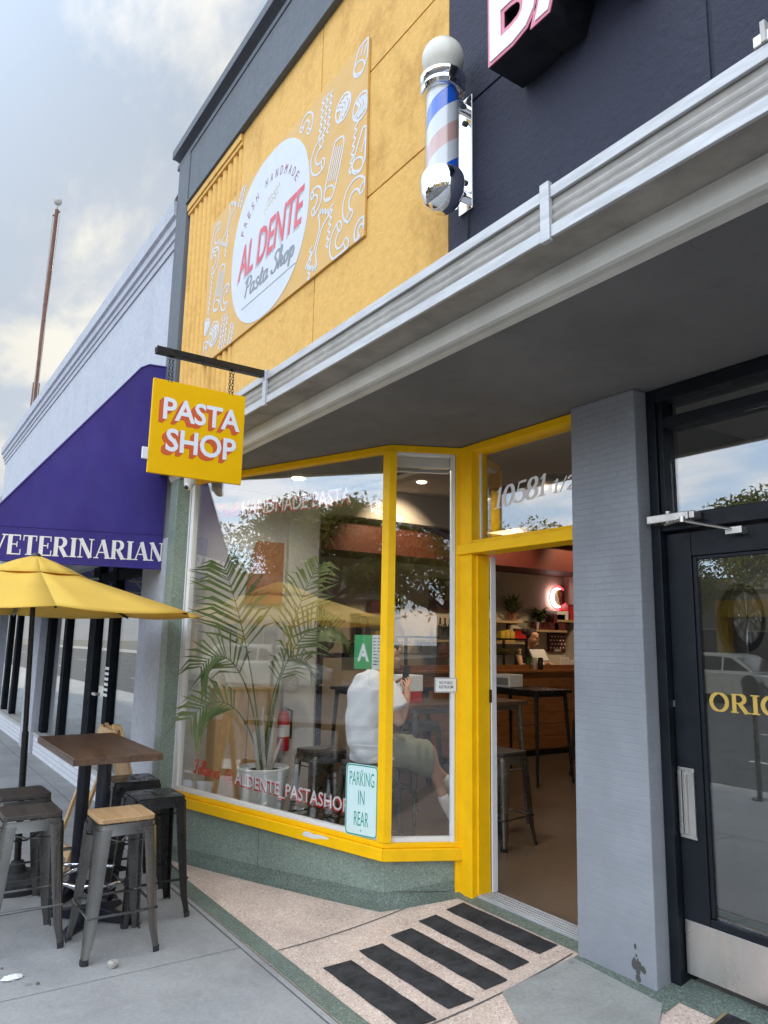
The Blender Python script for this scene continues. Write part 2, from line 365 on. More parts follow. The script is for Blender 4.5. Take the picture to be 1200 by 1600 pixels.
# serif capitals from straight strokes and arcs: (polylines with pen widths)
TH, TN, SR = 0.20, 0.065, 0.06
def _ser(x, y, wd=0.3): return ([(x-wd/2, y), (x+wd/2, y)], SR)
def _arc(cx, cy, rx, ry, a0, a1, n=18): return [(cx+rx*math.cos(R(a0+(a1-a0)*i/n)), cy+ry*math.sin(R(a0+(a1-a0)*i/n))) for i in range(n+1)]
def _thick(pts): # pen thick on the vertical runs
    ws = []
    for i in range(len(pts)):
        a, b = pts[max(i-1, 0)], pts[min(i+1, len(pts)-1)]
        dx, dy = b[0]-a[0], b[1]-a[1]; ws.append(TN+(TH-TN)*abs(dy)/(math.hypot(dx, dy) or 1))
    return (pts, ws)
SERIF = {
 'V': (0.82, [([(0.12, 1), (0.44, 0)], TH), ([(0.44, 0.02), (0.72, 1)], TN), _ser(0.13, 0.975, 0.32), _ser(0.72, 0.975, 0.26)]),
 'E': (0.72, [([(0.16, 0), (0.16, 1)], TH), ([(0.05, 0.975), (0.62, 0.975)], SR), ([(0.05, 0.025), (0.66, 0.025)], SR), ([(0.2, 0.52), (0.48, 0.52)], SR),
              ([(0.61, 1), (0.61, 0.74)], 0.045), ([(0.65, 0), (0.65, 0.28)], 0.045), ([(0.48, 0.38), (0.48, 0.66)], 0.045)]),
 'T': (0.74, [([(0.36, 0), (0.36, 1)], TH), ([(0.04, 0.975), (0.68, 0.975)], SR), ([(0.06, 1), (0.06, 0.72)], 0.045), ([(0.66, 1), (0.66, 0.72)], 0.045), _ser(0.36, 0.025, 0.36)]),
 'R': (0.82, [([(0.16, 0), (0.16, 1)], TH), _ser(0.16, 0.025, 0.32), ([(0.05, 0.975), (0.4, 0.975)], SR), _thick(_arc(0.38, 0.74, 0.21, 0.235, 90, -90)), ([(0.2, 0.505), (0.4, 0.505)], SR),
              ([(0.38, 0.5), (0.66, 0.0)], TH*0.95), ([(0.6, 0.025), (0.82, 0.025)], SR)]),
 'I': (0.42, [([(0.2, 0), (0.2, 1)], TH), _ser(0.2, 0.025, 0.34), _ser(0.2, 0.975, 0.34)]),
 'N': (0.86, [([(0.14, 0), (0.14, 1)], TN), ([(0.12, 1), (0.66, 0)], TH), ([(0.68, 0), (0.68, 1)], TN), _ser(0.14, 0.025, 0.26), _ser(0.68, 0.975, 0.26), ([(0.0, 0.975), (0.16, 0.975)], SR)]),
 'A': (0.84, [([(0.1, 0), (0.4, 1)], TN), ([(0.4, 1), (0.7, 0)], TH), ([(0.2, 0.32), (0.58, 0.32)], SR), _ser(0.1, 0.025, 0.26), _ser(0.7, 0.025, 0.32)]),
 'O': (0.9, [_thick(_arc(0.42, 0.5, 0.34, 0.475, 0, 360, 36))]),
 '0': (0.66, [_thick(_arc(0.3, 0.5, 0.25, 0.475, 0, 360, 30))]),
 '1': (0.46, [([(0.22, 0), (0.22, 1)], TH*0.8), ([(0.04, 0.80), (0.13, 0.87), (0.22, 0.99)], TN), _ser(0.22, 0.025, 0.34)]),
 '5': (0.62, [([(0.16, 0.96), (0.54, 0.96)], SR*1.6), ([(0.16, 0.98), (0.12, 0.54)], TN), _thick(_arc(0.26, 0.31, 0.28, 0.29, 118, -150, 26))]),
 '8': (0.64, [_thick(_arc(0.3, 0.745, 0.2, 0.23, 0, 360, 24)), _thick(_arc(0.3, 0.27, 0.25, 0.25, 0, 360, 26))]),
 '2': (0.62, [_thick(_arc(0.28, 0.72, 0.24, 0.26, 165, -35, 20)), ([(0.48, 0.58), (0.06, 0.04)], TN*1.3), ([(0.04, 0.04), (0.56, 0.04)], SR*1.7)]),
 '/': (0.46, [([(0.06, -0.06), (0.36, 1.06)], TN*1.3)]),
 'G': (0.9, [_thick(_arc(0.44, 0.5, 0.36, 0.475, 40, 320, 30)), ([(0.72, 0.06), (0.72, 0.42)], TH*0.9), _ser(0.72, 0.43, 0.32)]),
}
def put_serif(mb, txt, o, u, v, w, width, height, th=0.003):
    tot = sum(SERIF[c][0] for c in txt); kx = width/tot; x = 0; d = 0
    for c in txt:
        for pts, wd in SERIF[c][1]:
            q = [((x+p[0])*kx, p[1]*height) for p in pts]
            k = (kx+height)/2
            ws = [a*k for a in wd] if isinstance(wd, list) else wd*k
            mb.ribbon(q, ws, o, u, v, w, d, th); d += 6e-5
        x += SERIF[c][0]
    return mb
def grp(n): return n
# ------------------------------------------------------------------ materials
m_walk = None
def make_concrete(name, col, ms=1.0):
    m, N, L, b = new_mat(name); v = obj_vec(N, L)
    n = node_noise(N, L, v, 1.3*ms, 8, 0.66, 0.4); n2 = node_noise(N, L, v, 55, 5, 0.7); n3 = node_noise(N, L, v, 6, 6, 0.7)
    c = node_ramp(N, L, n, [(0.28, tuple(x*0.74 for x in col)), (0.5, col), (0.72, tuple(x*1.12 for x in col))])
    c = node_mix(N, L, 1.0, c, node_ramp(N, L, n2, [(0.3, (0.84, 0.84, 0.84)), (0.7, (1.08, 1.08, 1.08))]), 'MULTIPLY')
    c = node_mix(N, L, node_ramp(N, L, n3, [(0.62, (0, 0, 0)), (0.78, (0.35, 0.35, 0.35))]), c, tuple(x*0.55 for x in col))
    vo = N.new('ShaderNodeTexVoronoi'); vo.inputs['Scale'].default_value = 2.6; L.new(v, vo.inputs['Vector'])
    spot = node_ramp(N, L, vo.outputs['Distance'], [(0.035, (0.5, 0.5, 0.5)), (0.06, (0, 0, 0))])
    c = node_mix(N, L, spot, c, tuple(x*0.42 for x in col))
    v2 = N.new('ShaderNodeTexVoronoi'); v2.inputs['Scale'].default_value = 9.5; L.new(v, v2.inputs['Vector'])
    c = node_mix(N, L, node_ramp(N, L, v2.outputs['Distance'], [(0.05, (0.45, 0.45, 0.45)), (0.085, (0, 0, 0))]), c, tuple(x*0.5 for x in col))
    w2 = node_noise(N, L, v, 2.2, 7, 0.72, 0.8)
    c = node_mix(N, L, node_ramp(N, L, w2, [(0.55, (0, 0, 0)), (0.7, (0.45, 0.45, 0.45))]), c, tuple(x*0.66 for x in col))
    L.new(c, b.inputs['Base Color']); b.inputs['Roughness'].default_value = 0.85
    node_bump(N, L, node_mix(N, L, 0.5, n2, n3), 0.25, 0.01, b); MATS[name] = m; return m
make_concrete('sidewalk_concrete', (0.315, 0.315, 0.31)); make_concrete('patch_concrete', (0.32, 0.325, 0.305), 3.2); make_concrete('shop_floor_concrete', (0.135, 0.098, 0.066)); MATS['shop_floor_concrete'].node_tree.nodes['Principled BSDF'].inputs['Roughness'].default_value = 0.32
M('asphalt', (0.05, 0.052, 0.056), 0.8, var=0.3, scale=3, bump=0.4, bscale=140)
M('joint_dark', (0.085, 0.085, 0.08), 0.9); M('earth', (0.12, 0.11, 0.09), 0.95)
M_speckle('terrazzo_pink', (0.65, 0.51, 0.425), (0.40, 0.29, 0.24), (0.80, 0.69, 0.60), 130, 0.65, 0.12, (0.46, 0.35, 0.29))
M_speckle('terrazzo_green', (0.135, 0.175, 0.145), (0.075, 0.10, 0.08), (0.24, 0.29, 0.25), 150, 0.55, 0.12)
M_speckle('granite_green', (0.215, 0.275, 0.23), (0.12, 0.16, 0.13), (0.32, 0.39, 0.335), 150, 0.42, 0.08, (0.15, 0.20, 0.165))
M_stucco('yellow_stucco', (0.70, 0.41, 0.10), (0.40, 0.185, 0.018), 0.85, lo=0.505, sc=1.9)
M_stucco('navy_stucco', (0.019, 0.021, 0.043), (0.027, 0.029, 0.052), 0.5, 0.5)
M_stucco('grey_stucco', (0.115, 0.13, 0.15), (0.075, 0.085, 0.10), 0.5, 0.4)
M_stucco('white_stucco', (0.45, 0.47, 0.515), (0.33, 0.35, 0.39), 0.5, 0.4)
M('yellow_paint', (0.98, 0.535, 0.002), 0.45, spec=0.25, var=0.07, scale=5, bump=0.18, bscale=24)
M('white_paint', (0.74, 0.74, 0.72), 0.5, var=0.06); M('offwhite_trim', (0.66, 0.65, 0.60), 0.55, var=0.10, scale=3)
M('soffit_grey', (0.155, 0.155, 0.155), 0.75, var=0.16, scale=1.4, bump=0.12, bscale=50)
M('aluminium', (0.50, 0.505, 0.51), 0.5, 0.3, var=0.12, scale=8, stretch=(0.6, 1, 6)); M('recess_metal', (0.30, 0.28, 0.25), 0.6, 0.1, var=0.2, scale=5); M('aluminium_dull', (0.46, 0.44, 0.41), 0.55, 0.15, var=0.15, scale=9)
M('steel_brushed', (0.62, 0.60, 0.57), 0.30, 0.9, var=0.10, scale=5, stretch=(1, 1, 0.2)); M('chrome', (0.85, 0.86, 0.88), 0.06, 1.0, var=0.02, rvar=0.03)
M('gunmetal', (0.235, 0.23, 0.22), 0.27, 1.0, var=0.12, scale=3, rvar=0.07); M('black_metal', (0.012, 0.011, 0.011), 0.3, 0.1, var=0.2)
M('black_paint', (0.012, 0.014, 0.018), 0.42, var=0.15); M('navy_paint', (0.008, 0.011, 0.016), 0.42, var=0.25, scale=4, spec=0.28)
M('rubber_black', (0.026, 0.027, 0.03), 0.85, var=0.55, scale=9, bump=0.3, bscale=160); M('post_blue_black', (0.012, 0.014, 0.024), 0.35, var=0.2)
M_wood('table_wood', (0.06, 0.032, 0.018), (0.155, 0.088, 0.05), 'X', 0.38); M_wood('seat_oak', (0.38, 0.22, 0.10), (0.56, 0.36, 0.18), 'X', 0.5)
M_wood('seat_dark', (0.028, 0.022, 0.019), (0.085, 0.07, 0.06), 'X', 0.5); M_wood('pine', (0.52, 0.31, 0.12), (0.66, 0.44, 0.20), 'Z', 0.55)
M_wood('plywood', (0.47, 0.29, 0.13), (0.62, 0.42, 0.21), 'Z', 0.5); M_wood('counter_wood', (0.24, 0.085, 0.022), (0.42, 0.17, 0.05), 'Y', 0.45)
M('umbrella_cloth', (0.90, 0.64, 0.11), 0.85, var=0.05, scale=3)
def cloth_translucent(m, amt):
    N, L = m.node_tree.nodes, m.node_tree.links; b = N['Principled BSDF']; out = N['Material Output']
    tr = N.new('ShaderNodeBsdfTranslucent'); tr.inputs[0].default_value = (0.80, 0.48, 0.06, 1)
    mx = N.new('ShaderNodeMixShader'); mx.inputs[0].default_value = amt
    L.new(b.outputs[0], mx.inputs[1]); L.new(tr.outputs[0], mx.inputs[2]); L.new(mx.outputs[0], out.inputs[0])
cloth_translucent(MATS['umbrella_cloth'], 0.38)
M('awning_cloth', (0.038, 0.025, 0.225), 0.72, var=0.16, scale=1.3, bump=0.5, bscale=2.6, stretch=(1, 1.6, 0.7))
M('sign_yellow', (0.84, 0.465, 0.0), 0.55, spec=0.15, var=0.02); M('sign_white', (0.80, 0.81, 0.84), 0.5, var=0.02); M('sign_red', (0.62, 0.10, 0.02), 0.5, var=0.03)
M('mural_tan', (0.61, 0.362, 0.095), 0.55, var=0.04, scale=2); M('mural_white', (0.55, 0.58, 0.64), 0.5, var=0.02); M('mural_red', (0.60, 0.085, 0.11), 0.5, var=0.03)
M('mural_grey', (0.20, 0.22, 0.25), 0.5, var=0.03); M('mural_lightgrey', (0.40, 0.42, 0.45), 0.5); M('mural_maroon', (0.23, 0.06, 0.08), 0.5); M('mural_straw', (0.60, 0.55, 0.38), 0.5)
M('letter_pink', (0.66, 0.20, 0.27), 0.5, var=0.03); M('mullion_black', (0.012, 0.014, 0.018), 0.7, var=0.15, spec=0.04); M('letter_black', (0.008, 0.008, 0.012), 0.5)
M('decal_red', (0.60, 0.03, 0.03), 0.5, var=0.02); M('decal_white', (0.82, 0.80, 0.80), 0.5, var=0.02); M('gold_leaf', (0.62, 0.42, 0.10), 0.4, 0.2, var=0.08)
M('sign_green', (0.01, 0.28, 0.20), 0.5, var=0.02); M('grade_green', (0.07, 0.40, 0.14), 0.5, var=0.03); M('sign_pale', (0.62, 0.80, 0.78), 0.45, var=0.03)
M('print_dark', (0.05, 0.05, 0.06), 0.6); M('paper', (0.78, 0.78, 0.76), 0.8, var=0.05)
M('globe_white', (0.68, 0.65, 0.56), 0.25, var=0.04, scale=3); M('plastic_white', (0.76, 0.77, 0.78), 0.4, var=0.03)
M('interior_white', (0.60, 0.585, 0.555), 0.7, var=0.04, scale=2); M('interior_cream', (0.62, 0.57, 0.46), 0.7, var=0.04); M('interior_red', (0.13, 0.028, 0.02), 0.6, var=0.06)
M('interior_grey', (0.20, 0.20, 0.195), 0.7, var=0.12, scale=2); M('ceiling_white', (0.55, 0.52, 0.47), 0.8, var=0.05)
M('vet_interior', (0.33, 0.34, 0.34), 0.8, var=0.1); M('duct_metal', (0.13, 0.125, 0.12), 0.4, 0.5, var=0.15)
M('pot_white', (0.72, 0.75, 0.75), 0.3, var=0.03); M('soil', (0.03, 0.025, 0.02), 0.95, var=0.4, scale=30)
M('ext_red', (0.50, 0.02, 0.02), 0.35, var=0.04); M('skin', (0.55, 0.31, 0.21), 0.55, var=0.06, scale=12); M('shirt_white', (0.76, 0.77, 0.81), 0.85, var=0.04, scale=5, bump=0.35, bscale=14)
M('shorts_khaki', (0.21, 0.215, 0.16), 0.9, var=0.08, scale=8, bump=0.3, bscale=16); M('hair_dark', (0.03, 0.022, 0.016), 0.7, var=0.3, scale=30); M('shirt_black', (0.012, 0.012, 0.014), 0.85)
M('phone_black', (0.015, 0.015, 0.018), 0.2); M('sock_white', (0.78, 0.78, 0.80), 0.9, bump=0.2, bscale=90)
M('bottle_dark', (0.012, 0.010, 0.008), 0.12); M('box_maroon', (0.13, 0.02, 0.025), 0.5, var=0.3, scale=20); M('pasta_yellow', (0.60, 0.42, 0.06), 0.6, var=0.2, scale=20)
M('terracotta', (0.36, 0.17, 0.10), 0.8); M('brass', (0.30, 0.22, 0.10), 0.4, 0.6); M('terracotta_cloth', (0.40, 0.16, 0.09), 0.9, var=0.1, bump=0.2, bscale=20); M('shelf_wood', (0.45, 0.33, 0.20), 0.6)
M_leaf('palm_leaf', (0.06, 0.115, 0.03), (0.17, 0.21, 0.06), 0.35, 4); M_leaf('house_leaf', (0.03, 0.06, 0.02), (0.10, 0.13, 0.04), 0.25, 8)
M_leaf('street_leaf', (0.085, 0.125, 0.028), (0.34, 0.30, 0.065), 0.42, 1.4); M('bark', (0.17, 0.14, 0.105), 0.9, var=0.3, scale=8, bump=0.6, bscale=20)
M_glass('shop_glass', 0.145, (0.97, 0.98, 0.975), 0.9); M_glass('side_glass', 0.055, (0.97, 0.98, 0.975), 0.9); M_glass('barber_glass', 0.14, (0.86, 0.88, 0.88), 0.8); M_glass('plain_glass', 0.04, (0.95, 0.97, 0.96), 0.8)
M_glass('vet_glass', 0.20, (0.80, 0.84, 0.84), 0.8)
M('car_white', (0.62, 0.60, 0.54), 0.25, var=0.02); M('car_silver', (0.42, 0.45, 0.43), 0.25, 0.1, var=0.03); M('car_dark', (0.03, 0.035, 0.045), 0.22, var=0.05); M('car_glass', (0.02, 0.022, 0.025), 0.06)
M('tyre', (0.02, 0.02, 0.02), 0.85); M('rim', (0.45, 0.45, 0.46), 0.3, 0.8); M('lamp_red', (0.45, 0.02, 0.02), 0.3); M('lamp_clear', (0.75, 0.75, 0.72), 0.15)
M('rust_brown', (0.16, 0.07, 0.045), 0.7, var=0.2); M('rope', (0.40, 0.38, 0.34), 0.9)
for nm, c in (('house_cream', (0.62, 0.52, 0.36)), ('house_white', (0.66, 0.64, 0.58)), ('house_ochre', (0.62, 0.42, 0.14)), ('house_grey', (0.33, 0.32, 0.30)), ('house_tan', (0.46, 0.36, 0.25)), ('house_brick', (0.34, 0.17, 0.12)), ('house_yellow', (0.78, 0.50, 0.08))):
    M_stucco(nm, c, tuple(x*0.75 for x in c), 0.5, 0.3)
M('roof_tile', (0.22, 0.20, 0.18), 0.85, var=0.2, scale=10); M('road_white', (0.55, 0.55, 0.52), 0.8, var=0.15)
def white_brick():
    m, N, L, b = new_mat('white_brick'); tc = N.new('ShaderNodeTexCoord')
    sp = N.new('ShaderNodeSeparateXYZ'); L.new(tc.outputs['Object'], sp.inputs[0]); cb = N.new('ShaderNodeCombineXYZ')
    L.new(sp.outputs[0], cb.inputs[0]); L.new(sp.outputs[2], cb.inputs[1])
    br = N.new('ShaderNodeTexBrick'); L.new(cb.outputs[0], br.inputs['Vector'])
    br.inputs['Scale'].default_value = 1; br.inputs['Brick Width'].default_value = 0.3; br.inputs['Row Height'].default_value = 0.06; br.inputs['Mortar Size'].default_value = 0.005
    br.inputs['Color1'].default_value = (0.68, 0.70, 0.74, 1); br.inputs['Color2'].default_value = (0.62, 0.64, 0.68, 1); br.inputs['Mortar'].default_value = (0.42, 0.43, 0.46, 1)
    L.new(br.outputs['Color'], b.inputs['Base Color']); b.inputs['Roughness'].default_value = 0.7
    node_bump(N, L, br.outputs['Fac'], -0.5, 0.01, b); MATS['white_brick'] = m
white_brick()
def column_tile():
    m, N, L, b = new_mat('column_tile'); tc = N.new('ShaderNodeTexCoord')
    sp = N.new('ShaderNodeSeparateXYZ'); L.new(tc.outputs['Object'], sp.inputs[0])
    ad = N.new('ShaderNodeMath'); ad.operation = 'ADD'; L.new(sp.outputs[0], ad.inputs[0]); L.new(sp.outputs[1], ad.inputs[1])
    cb = N.new('ShaderNodeCombineXYZ'); L.new(ad.outputs[0], cb.inputs[0]); L.new(sp.outputs[2], cb.inputs[1])
    wob = node_noise(N, L, tc.outputs['Object'], 9, 3)
    va = N.new('ShaderNodeVectorMath'); va.operation = 'MULTIPLY_ADD'
    wc = N.new('ShaderNodeCombineXYZ'); L.new(wob, wc.inputs[0]); L.new(wob, wc.inputs[1])
    L.new(wc.outputs[0], va.inputs[0]); va.inputs[1].default_value = (0.012, 0.012, 0); L.new(cb.outputs[0], va.inputs[2])
    br = N.new('ShaderNodeTexBrick'); L.new(va.outputs[0], br.inputs['Vector']); br.inputs['Scale'].default_value = 1
    br.inputs['Brick Width'].default_value = 0.115; br.inputs['Row Height'].default_value = 0.034; br.inputs['Mortar Size'].default_value = 0.0035; br.inputs['Mortar Smooth'].default_value = 0.4
    br.offset = 0.5
    v = tc.outputs['Object']
    n = node_noise(N, L, v, 3, 6, 0.65); n2 = node_noise(N, L, v, 30, 5)
    c = node_ramp(N, L, n, [(0.3, (0.225, 0.24, 0.265)), (0.7, (0.29, 0.308, 0.335))])
    L.new(c, b.inputs['Base Color']); b.inputs['Roughness'].default_value = 0.5
    # thick paint hides the joints low down on the column, shows them higher up
    fade = N.new('ShaderNodeMapRange'); L.new(sp.outputs[2], fade.inputs[0]); fade.inputs[1].default_value = 1.0; fade.inputs[2].default_value = 2.0
    fade.inputs[3].default_value = 0.15; fade.inputs[4].default_value = 1.0
    pat = node_ramp(N, L, n, [(0.35, (0.35, 0.35, 0.35)), (0.6, (1, 1, 1))])
    mu = N.new('ShaderNodeMath'); mu.operation = 'MULTIPLY'; L.new(br.outputs['Fac'], mu.inputs[0]); L.new(fade.outputs[0], mu.inputs[1])
    mu2 = N.new('ShaderNodeMath'); mu2.operation = 'MULTIPLY'; L.new(mu.outputs[0], mu2.inputs[0]); L.new(pat, mu2.inputs[1])
    h = N.new('ShaderNodeMath'); h.operation = 'MULTIPLY_ADD'; L.new(n2, h.inputs[0]); h.inputs[1].default_value = 0.35
    inv = N.new('ShaderNodeMath'); inv.operation = 'SUBTRACT'; inv.inputs[0].default_value = 1.0; L.new(mu2.outputs[0], inv.inputs[1])
    L.new(inv.outputs[0], h.inputs[2]); node_bump(N, L, h.outputs[0], 0.6, 0.006, b); MATS['column_tile'] = m
column_tile()
def barber_stripes():
    m, N, L, b = new_mat('barber_stripes'); tc = N.new('ShaderNodeTexCoord'); sp = N.new('ShaderNodeSeparateXYZ'); L.new(tc.outputs['Object'], sp.inputs[0])
    at = N.new('ShaderNodeMath'); at.operation = 'ARCTAN2'; L.new(sp.outputs[1], at.inputs[0]); L.new(sp.outputs[0], at.inputs[1])
    a = N.new('ShaderNodeMath'); a.operation = 'MULTIPLY'; L.new(at.outputs[0], a.inputs[0]); a.inputs[1].default_value = -1/(2*math.pi)
    zz = N.new('ShaderNodeMath'); zz.operation = 'MULTIPLY_ADD'; L.new(sp.outputs[2], zz.inputs[0]); zz.inputs[1].default_value = 2.75; L.new(a.outputs[0], zz.inputs[2])
    of = N.new('ShaderNodeMath'); of.operation = 'ADD'; L.new(zz.outputs[0], of.inputs[0]); of.inputs[1].default_value = 0.66
    fr = N.new('ShaderNodeMath'); fr.operation = 'FRACT'; L.new(of.outputs[0], fr.inputs[0])
    bl, wh, pk = (0.01, 0.10, 0.55), (0.60, 0.60, 0.64), (0.56, 0.33, 0.31)
    c = node_ramp(N, L, fr.outputs[0], [(0, bl), (0.24, wh), (0.5, pk), (0.74, wh)], 'CONSTANT')
    L.new(c, b.inputs['Base Color']); b.inputs['Roughness'].default_value = 0.12; b.inputs['Coat Weight'].default_value = 0.6; MATS['barber_stripes'] = m
barber_stripes()
K = MATS

# ------------------------------------------------------------------ the setting: ground, road, pavements
def g(y): return 0.0 if y < 1.88 else 0.12*min(1.3, (y-1.88)/1.25)**2
def structure(o): o['kind'] = 'structure'; return o
structure(MB().box(-400, 400, -400, 400, -0.6, -0.32).build('ground', K['earth'], smooth=False))
structure(MB().box(-150, 150, -18.6, -2.3, -0.4, -0.14).build('road', K['asphalt'], smooth=False))
mk = MB()
for i in range(-14, 15):
    mk.box(i*9.0, i*9.0+3.2, -9.3, -9.18, -0.14, -0.136); mk.box(i*9.0+2, i*9.0+5.2, -5.4, -5.3, -0.14, -0.136)
structure(mk.build('road_marking', K['road_white'], smooth=False))
structure(MB().box(-150, 150, -2.3, -2.12, -0.4, 0.0).build('kerb', K['patch_concrete'], bevel=0.015))
sw = MB().box(-150, 150, -2.12, -0.04, -0.3, 0.0)
def slab(x0, x1, y0, y1): sw.box(x0, x1, y0, y1, -0.3, 0.0)
JX = [-34.05+i*2.5 for i in range(24)]
for a, b_ in zip(JX[:-1], JX[1:]):
    slab(a+0.005, b_-0.005, -0.032, 1.836)
    if b_ < -5.9: slab(a+0.005, b_-0.005, 1.848, 2.6)
slab(-6.544, -5.95, 1.848, 2.3); slab(-5.95, 26, 1.848, 1.878)
structure(sw.build('sidewalk', K['sidewalk_concrete'], bevel=0.004))
structure(MB().box(-150, 60, -0.04, 2.6, -0.3, -0.008).build('sidewalk_joint', K['joint_dark'], smooth=False))
structure(MB().box(-150, 150, -23.5, -18.6, -0.4, 0.0).build('far_sidewalk', K['sidewalk_concrete'], smooth=False))
YS = [1.883+i*0.07 for i in range(22)]
def ramp_sheet(name, x0, x1, ya, yb, mat, dz, n=14):
    mb = MB(); ys = [ya+(yb-ya)*i/n for i in range(n+1)]
    for i, y in enumerate(ys): mb.v += [(x0, y, g(y)+dz), (x1, y, g(y)+dz)]
    for i in range(n): mb.f.append((2*i, 2*i+1, 2*i+3, 2*i+2))
    return structure(mb.build(name, mat))
ramp_sheet('terrazzo_entry', -5.95, 3.0, 1.88, 3.205, K['terrazzo_pink'], 0.0)
ramp_sheet('terrazzo_border', -5.95, 3.0, 1.882, 1.985, K['terrazzo_green'], 0.004, 3)
ramp_sheet('threshold_border', -3.80, -2.80, 3.12, 3.2, K['terrazzo_green'], 0.004, 4)
ramp_sheet('column_border', -2.80, -2.22, 2.99, 3.16, K['terrazzo_green'], 0.003, 5)
ramp_sheet('barber_border', -2.33, 1.5, 3.10, 3.28, K['terrazzo_green'], 0.003, 5)
ramp_sheet('terrazzo_joint', -3.905, -3.897, 1.99, 2.95, K['joint_dark'], 0.0035); ramp_sheet('terrazzo_joint', -2.832, -2.824, 1.99, 3.1, K['joint_dark'], 0.0035)
pt = MB(); PP = [(-2.83, 2.62), (-2.60, 2.50), (-2.30, 2.62), (-2.16, 2.86), (-2.26, 3.04), (-2.80, 3.07)]
k0 = [(x, y, g(y)+0.006) for x, y in PP]; pt.add(k0, [(0, 1, 2, 3, 4, 5)]); structure(pt.build('concrete_patch', K['patch_concrete']))
# ------------------------------------------------------------------ the storefront building (pasta shop and barber shop under one canopy)
ZS = 2.96
shop = thing('storefront_building', 'storefront building with yellow and navy upper walls and a grey canopy over two shops', 'building', (-4.0, 3.0, 0))
def P(name, mb, mat, bevel=0.0, parent=None, **k): return mb.build(name, K[mat], parent or shop, bevel=bevel, **k)
# upper walls
P('wall_core', MB().box(-6.43, 6, 1.99, 12, 3.66, 6.04).box(-6.43, 6, 1.99, 2.3, 3.04, 3.66), 'grey_stucco')
mb = MB()
for x0, x1, z0, z1 in ((-4.93, -3.69, 3.2, 5.51), (-3.68, -2.418, 3.2, 4.004), (-3.68, -2.418, 4.014, 4.774), (-3.68, -2.418, 4.784, 5.51)): mb.box(x0, x1, 1.95, 1.964, z0, z1)
P('yellow_wall', mb, 'yellow_stucco', 0.003)
P('wall_joint', MB().box(-4.938, -2.42, 1.957, 1.989, 3.2, 5.51), 'yellow_stucco')
mb = MB(); poly = []; x = -6.132; nr = 11; wv = 1.2/nr
for i in range(nr):
    for a in range(0, 7): poly.append((x+wv*0.82*(1-math.cos(math.pi*a/6))/2, -0.03*math.sin(math.pi*a/6)))
    x += wv
poly += [(x, 0.0), (x, 0.012), (-6.132, 0.012)]
mb.prism(poly, (0, 1.978, 3.2), X, Y, Z, 2.24); P('fluted_panel', mb, 'yellow_stucco')
P('fluted_trim', MB().box(-6.132, -4.93, 1.925, 1.989, 5.44, 5.505).box(-6.132, -4.93, 1.937, 1.989, 5.405, 5.44), 'yellow_stucco', 0.006)
mb = MB()
for x0, x1, z0, z1 in ((-2.415, -1.135, 3.2, 4.024), (-2.415, -1.135, 4.036, 6.04), (-1.121, 6, 3.2, 4.024), (-1.121, 6, 4.036, 6.04)): mb.box(x0, x1, 1.95, 1.9645, z0, z1)
P('navy_wall', mb, 'navy_stucco', 0.003)
P('navy_joint', MB().box(-2.41, 6, 1.958, 1.989, 3.2, 6.04), 'navy_stucco')
P('parapet_band', MB().box(-6.135, -2.418, 1.93, 1.989, 5.53, 6.05).box(-6.135, -2.418, 1.905, 1.989, 5.508, 5.53), 'grey_stucco', 0.004)
P('corner_pilaster', MB().box(-6.432, -6.138, 1.92, 2.25, 3.05, 6.05), 'grey_stucco', 0.008)
cap = MB()
cap.prism([(0.0, 0.0), (0.0, 0.05), (-0.02, 0.06), (-0.02, 0.085), (0.02, 0.1), (0.055, 0.1), (0.055, 0.185), (-0.5, 0.185), (-0.5, 0.0)], (-6.5, 1.92, 6.045), -Y, Z, X, 12.5)
P('parapet_cap', cap, 'grey_stucco', 0.004)
# canopy
cx0, cx1 = -6.2, 6.0
canopy = P('canopy', MB().box(cx0, cx1, 1.795, 1.989, 3.036, 3.222), 'recess_metal', 0.002)
fl = MB()
joints = [-6.2, -3.945, -1.668, 0.61, 2.89, 6.0]
for a, b_ in zip(joints[:-1], joints[1:]):
    fl.box(a+0.022, b_-0.022, 1.78, 1.7945, 3.182, 3.226); fl.box(a+0.022, b_-0.022, 1.78, 1.7945, 3.032, 3.078)
P('fascia_flange', fl, 'aluminium', 0.003, parent=canopy)
fn = MB()
for a, b_ in zip(joints[:-1], joints[1:]):
    for z in (3.110, 3.145): fn.prism([(1.7945, z-0.012), (1.787, z), (1.787, z+0.004), (1.7945, z+0.004)], (a+0.022, 0, 0), Y, Z, X, b_-a-0.044)
P('fascia_rib', fn, 'aluminium_dull', parent=canopy)
for j in joints[1:-1]: P('fascia_joint_cover', MB().box(j-0.0215, j+0.0215, 1.772, 1.7945, 3.022, 3.246), 'aluminium', 0.004, parent=canopy)
tr = MB(); tr.prism([(1.951, 3.0355), (1.951, 2.985), (1.962, 2.972), (1.966, 2.958), (1.983, 2.954), (1.986, 2.966), (2.004, 2.966), (2.008, 2.950), (2.049, 2.950), (2.049, 3.0355)], (cx0, 0, 0), Y, Z, X, cx1-cx0)
P('canopy_moulding', tr, 'offwhite_trim', parent=canopy)
P('soffit', MB().box(cx0, cx1, 2.05, 3.34, ZS, 3.03), 'soffit_grey')
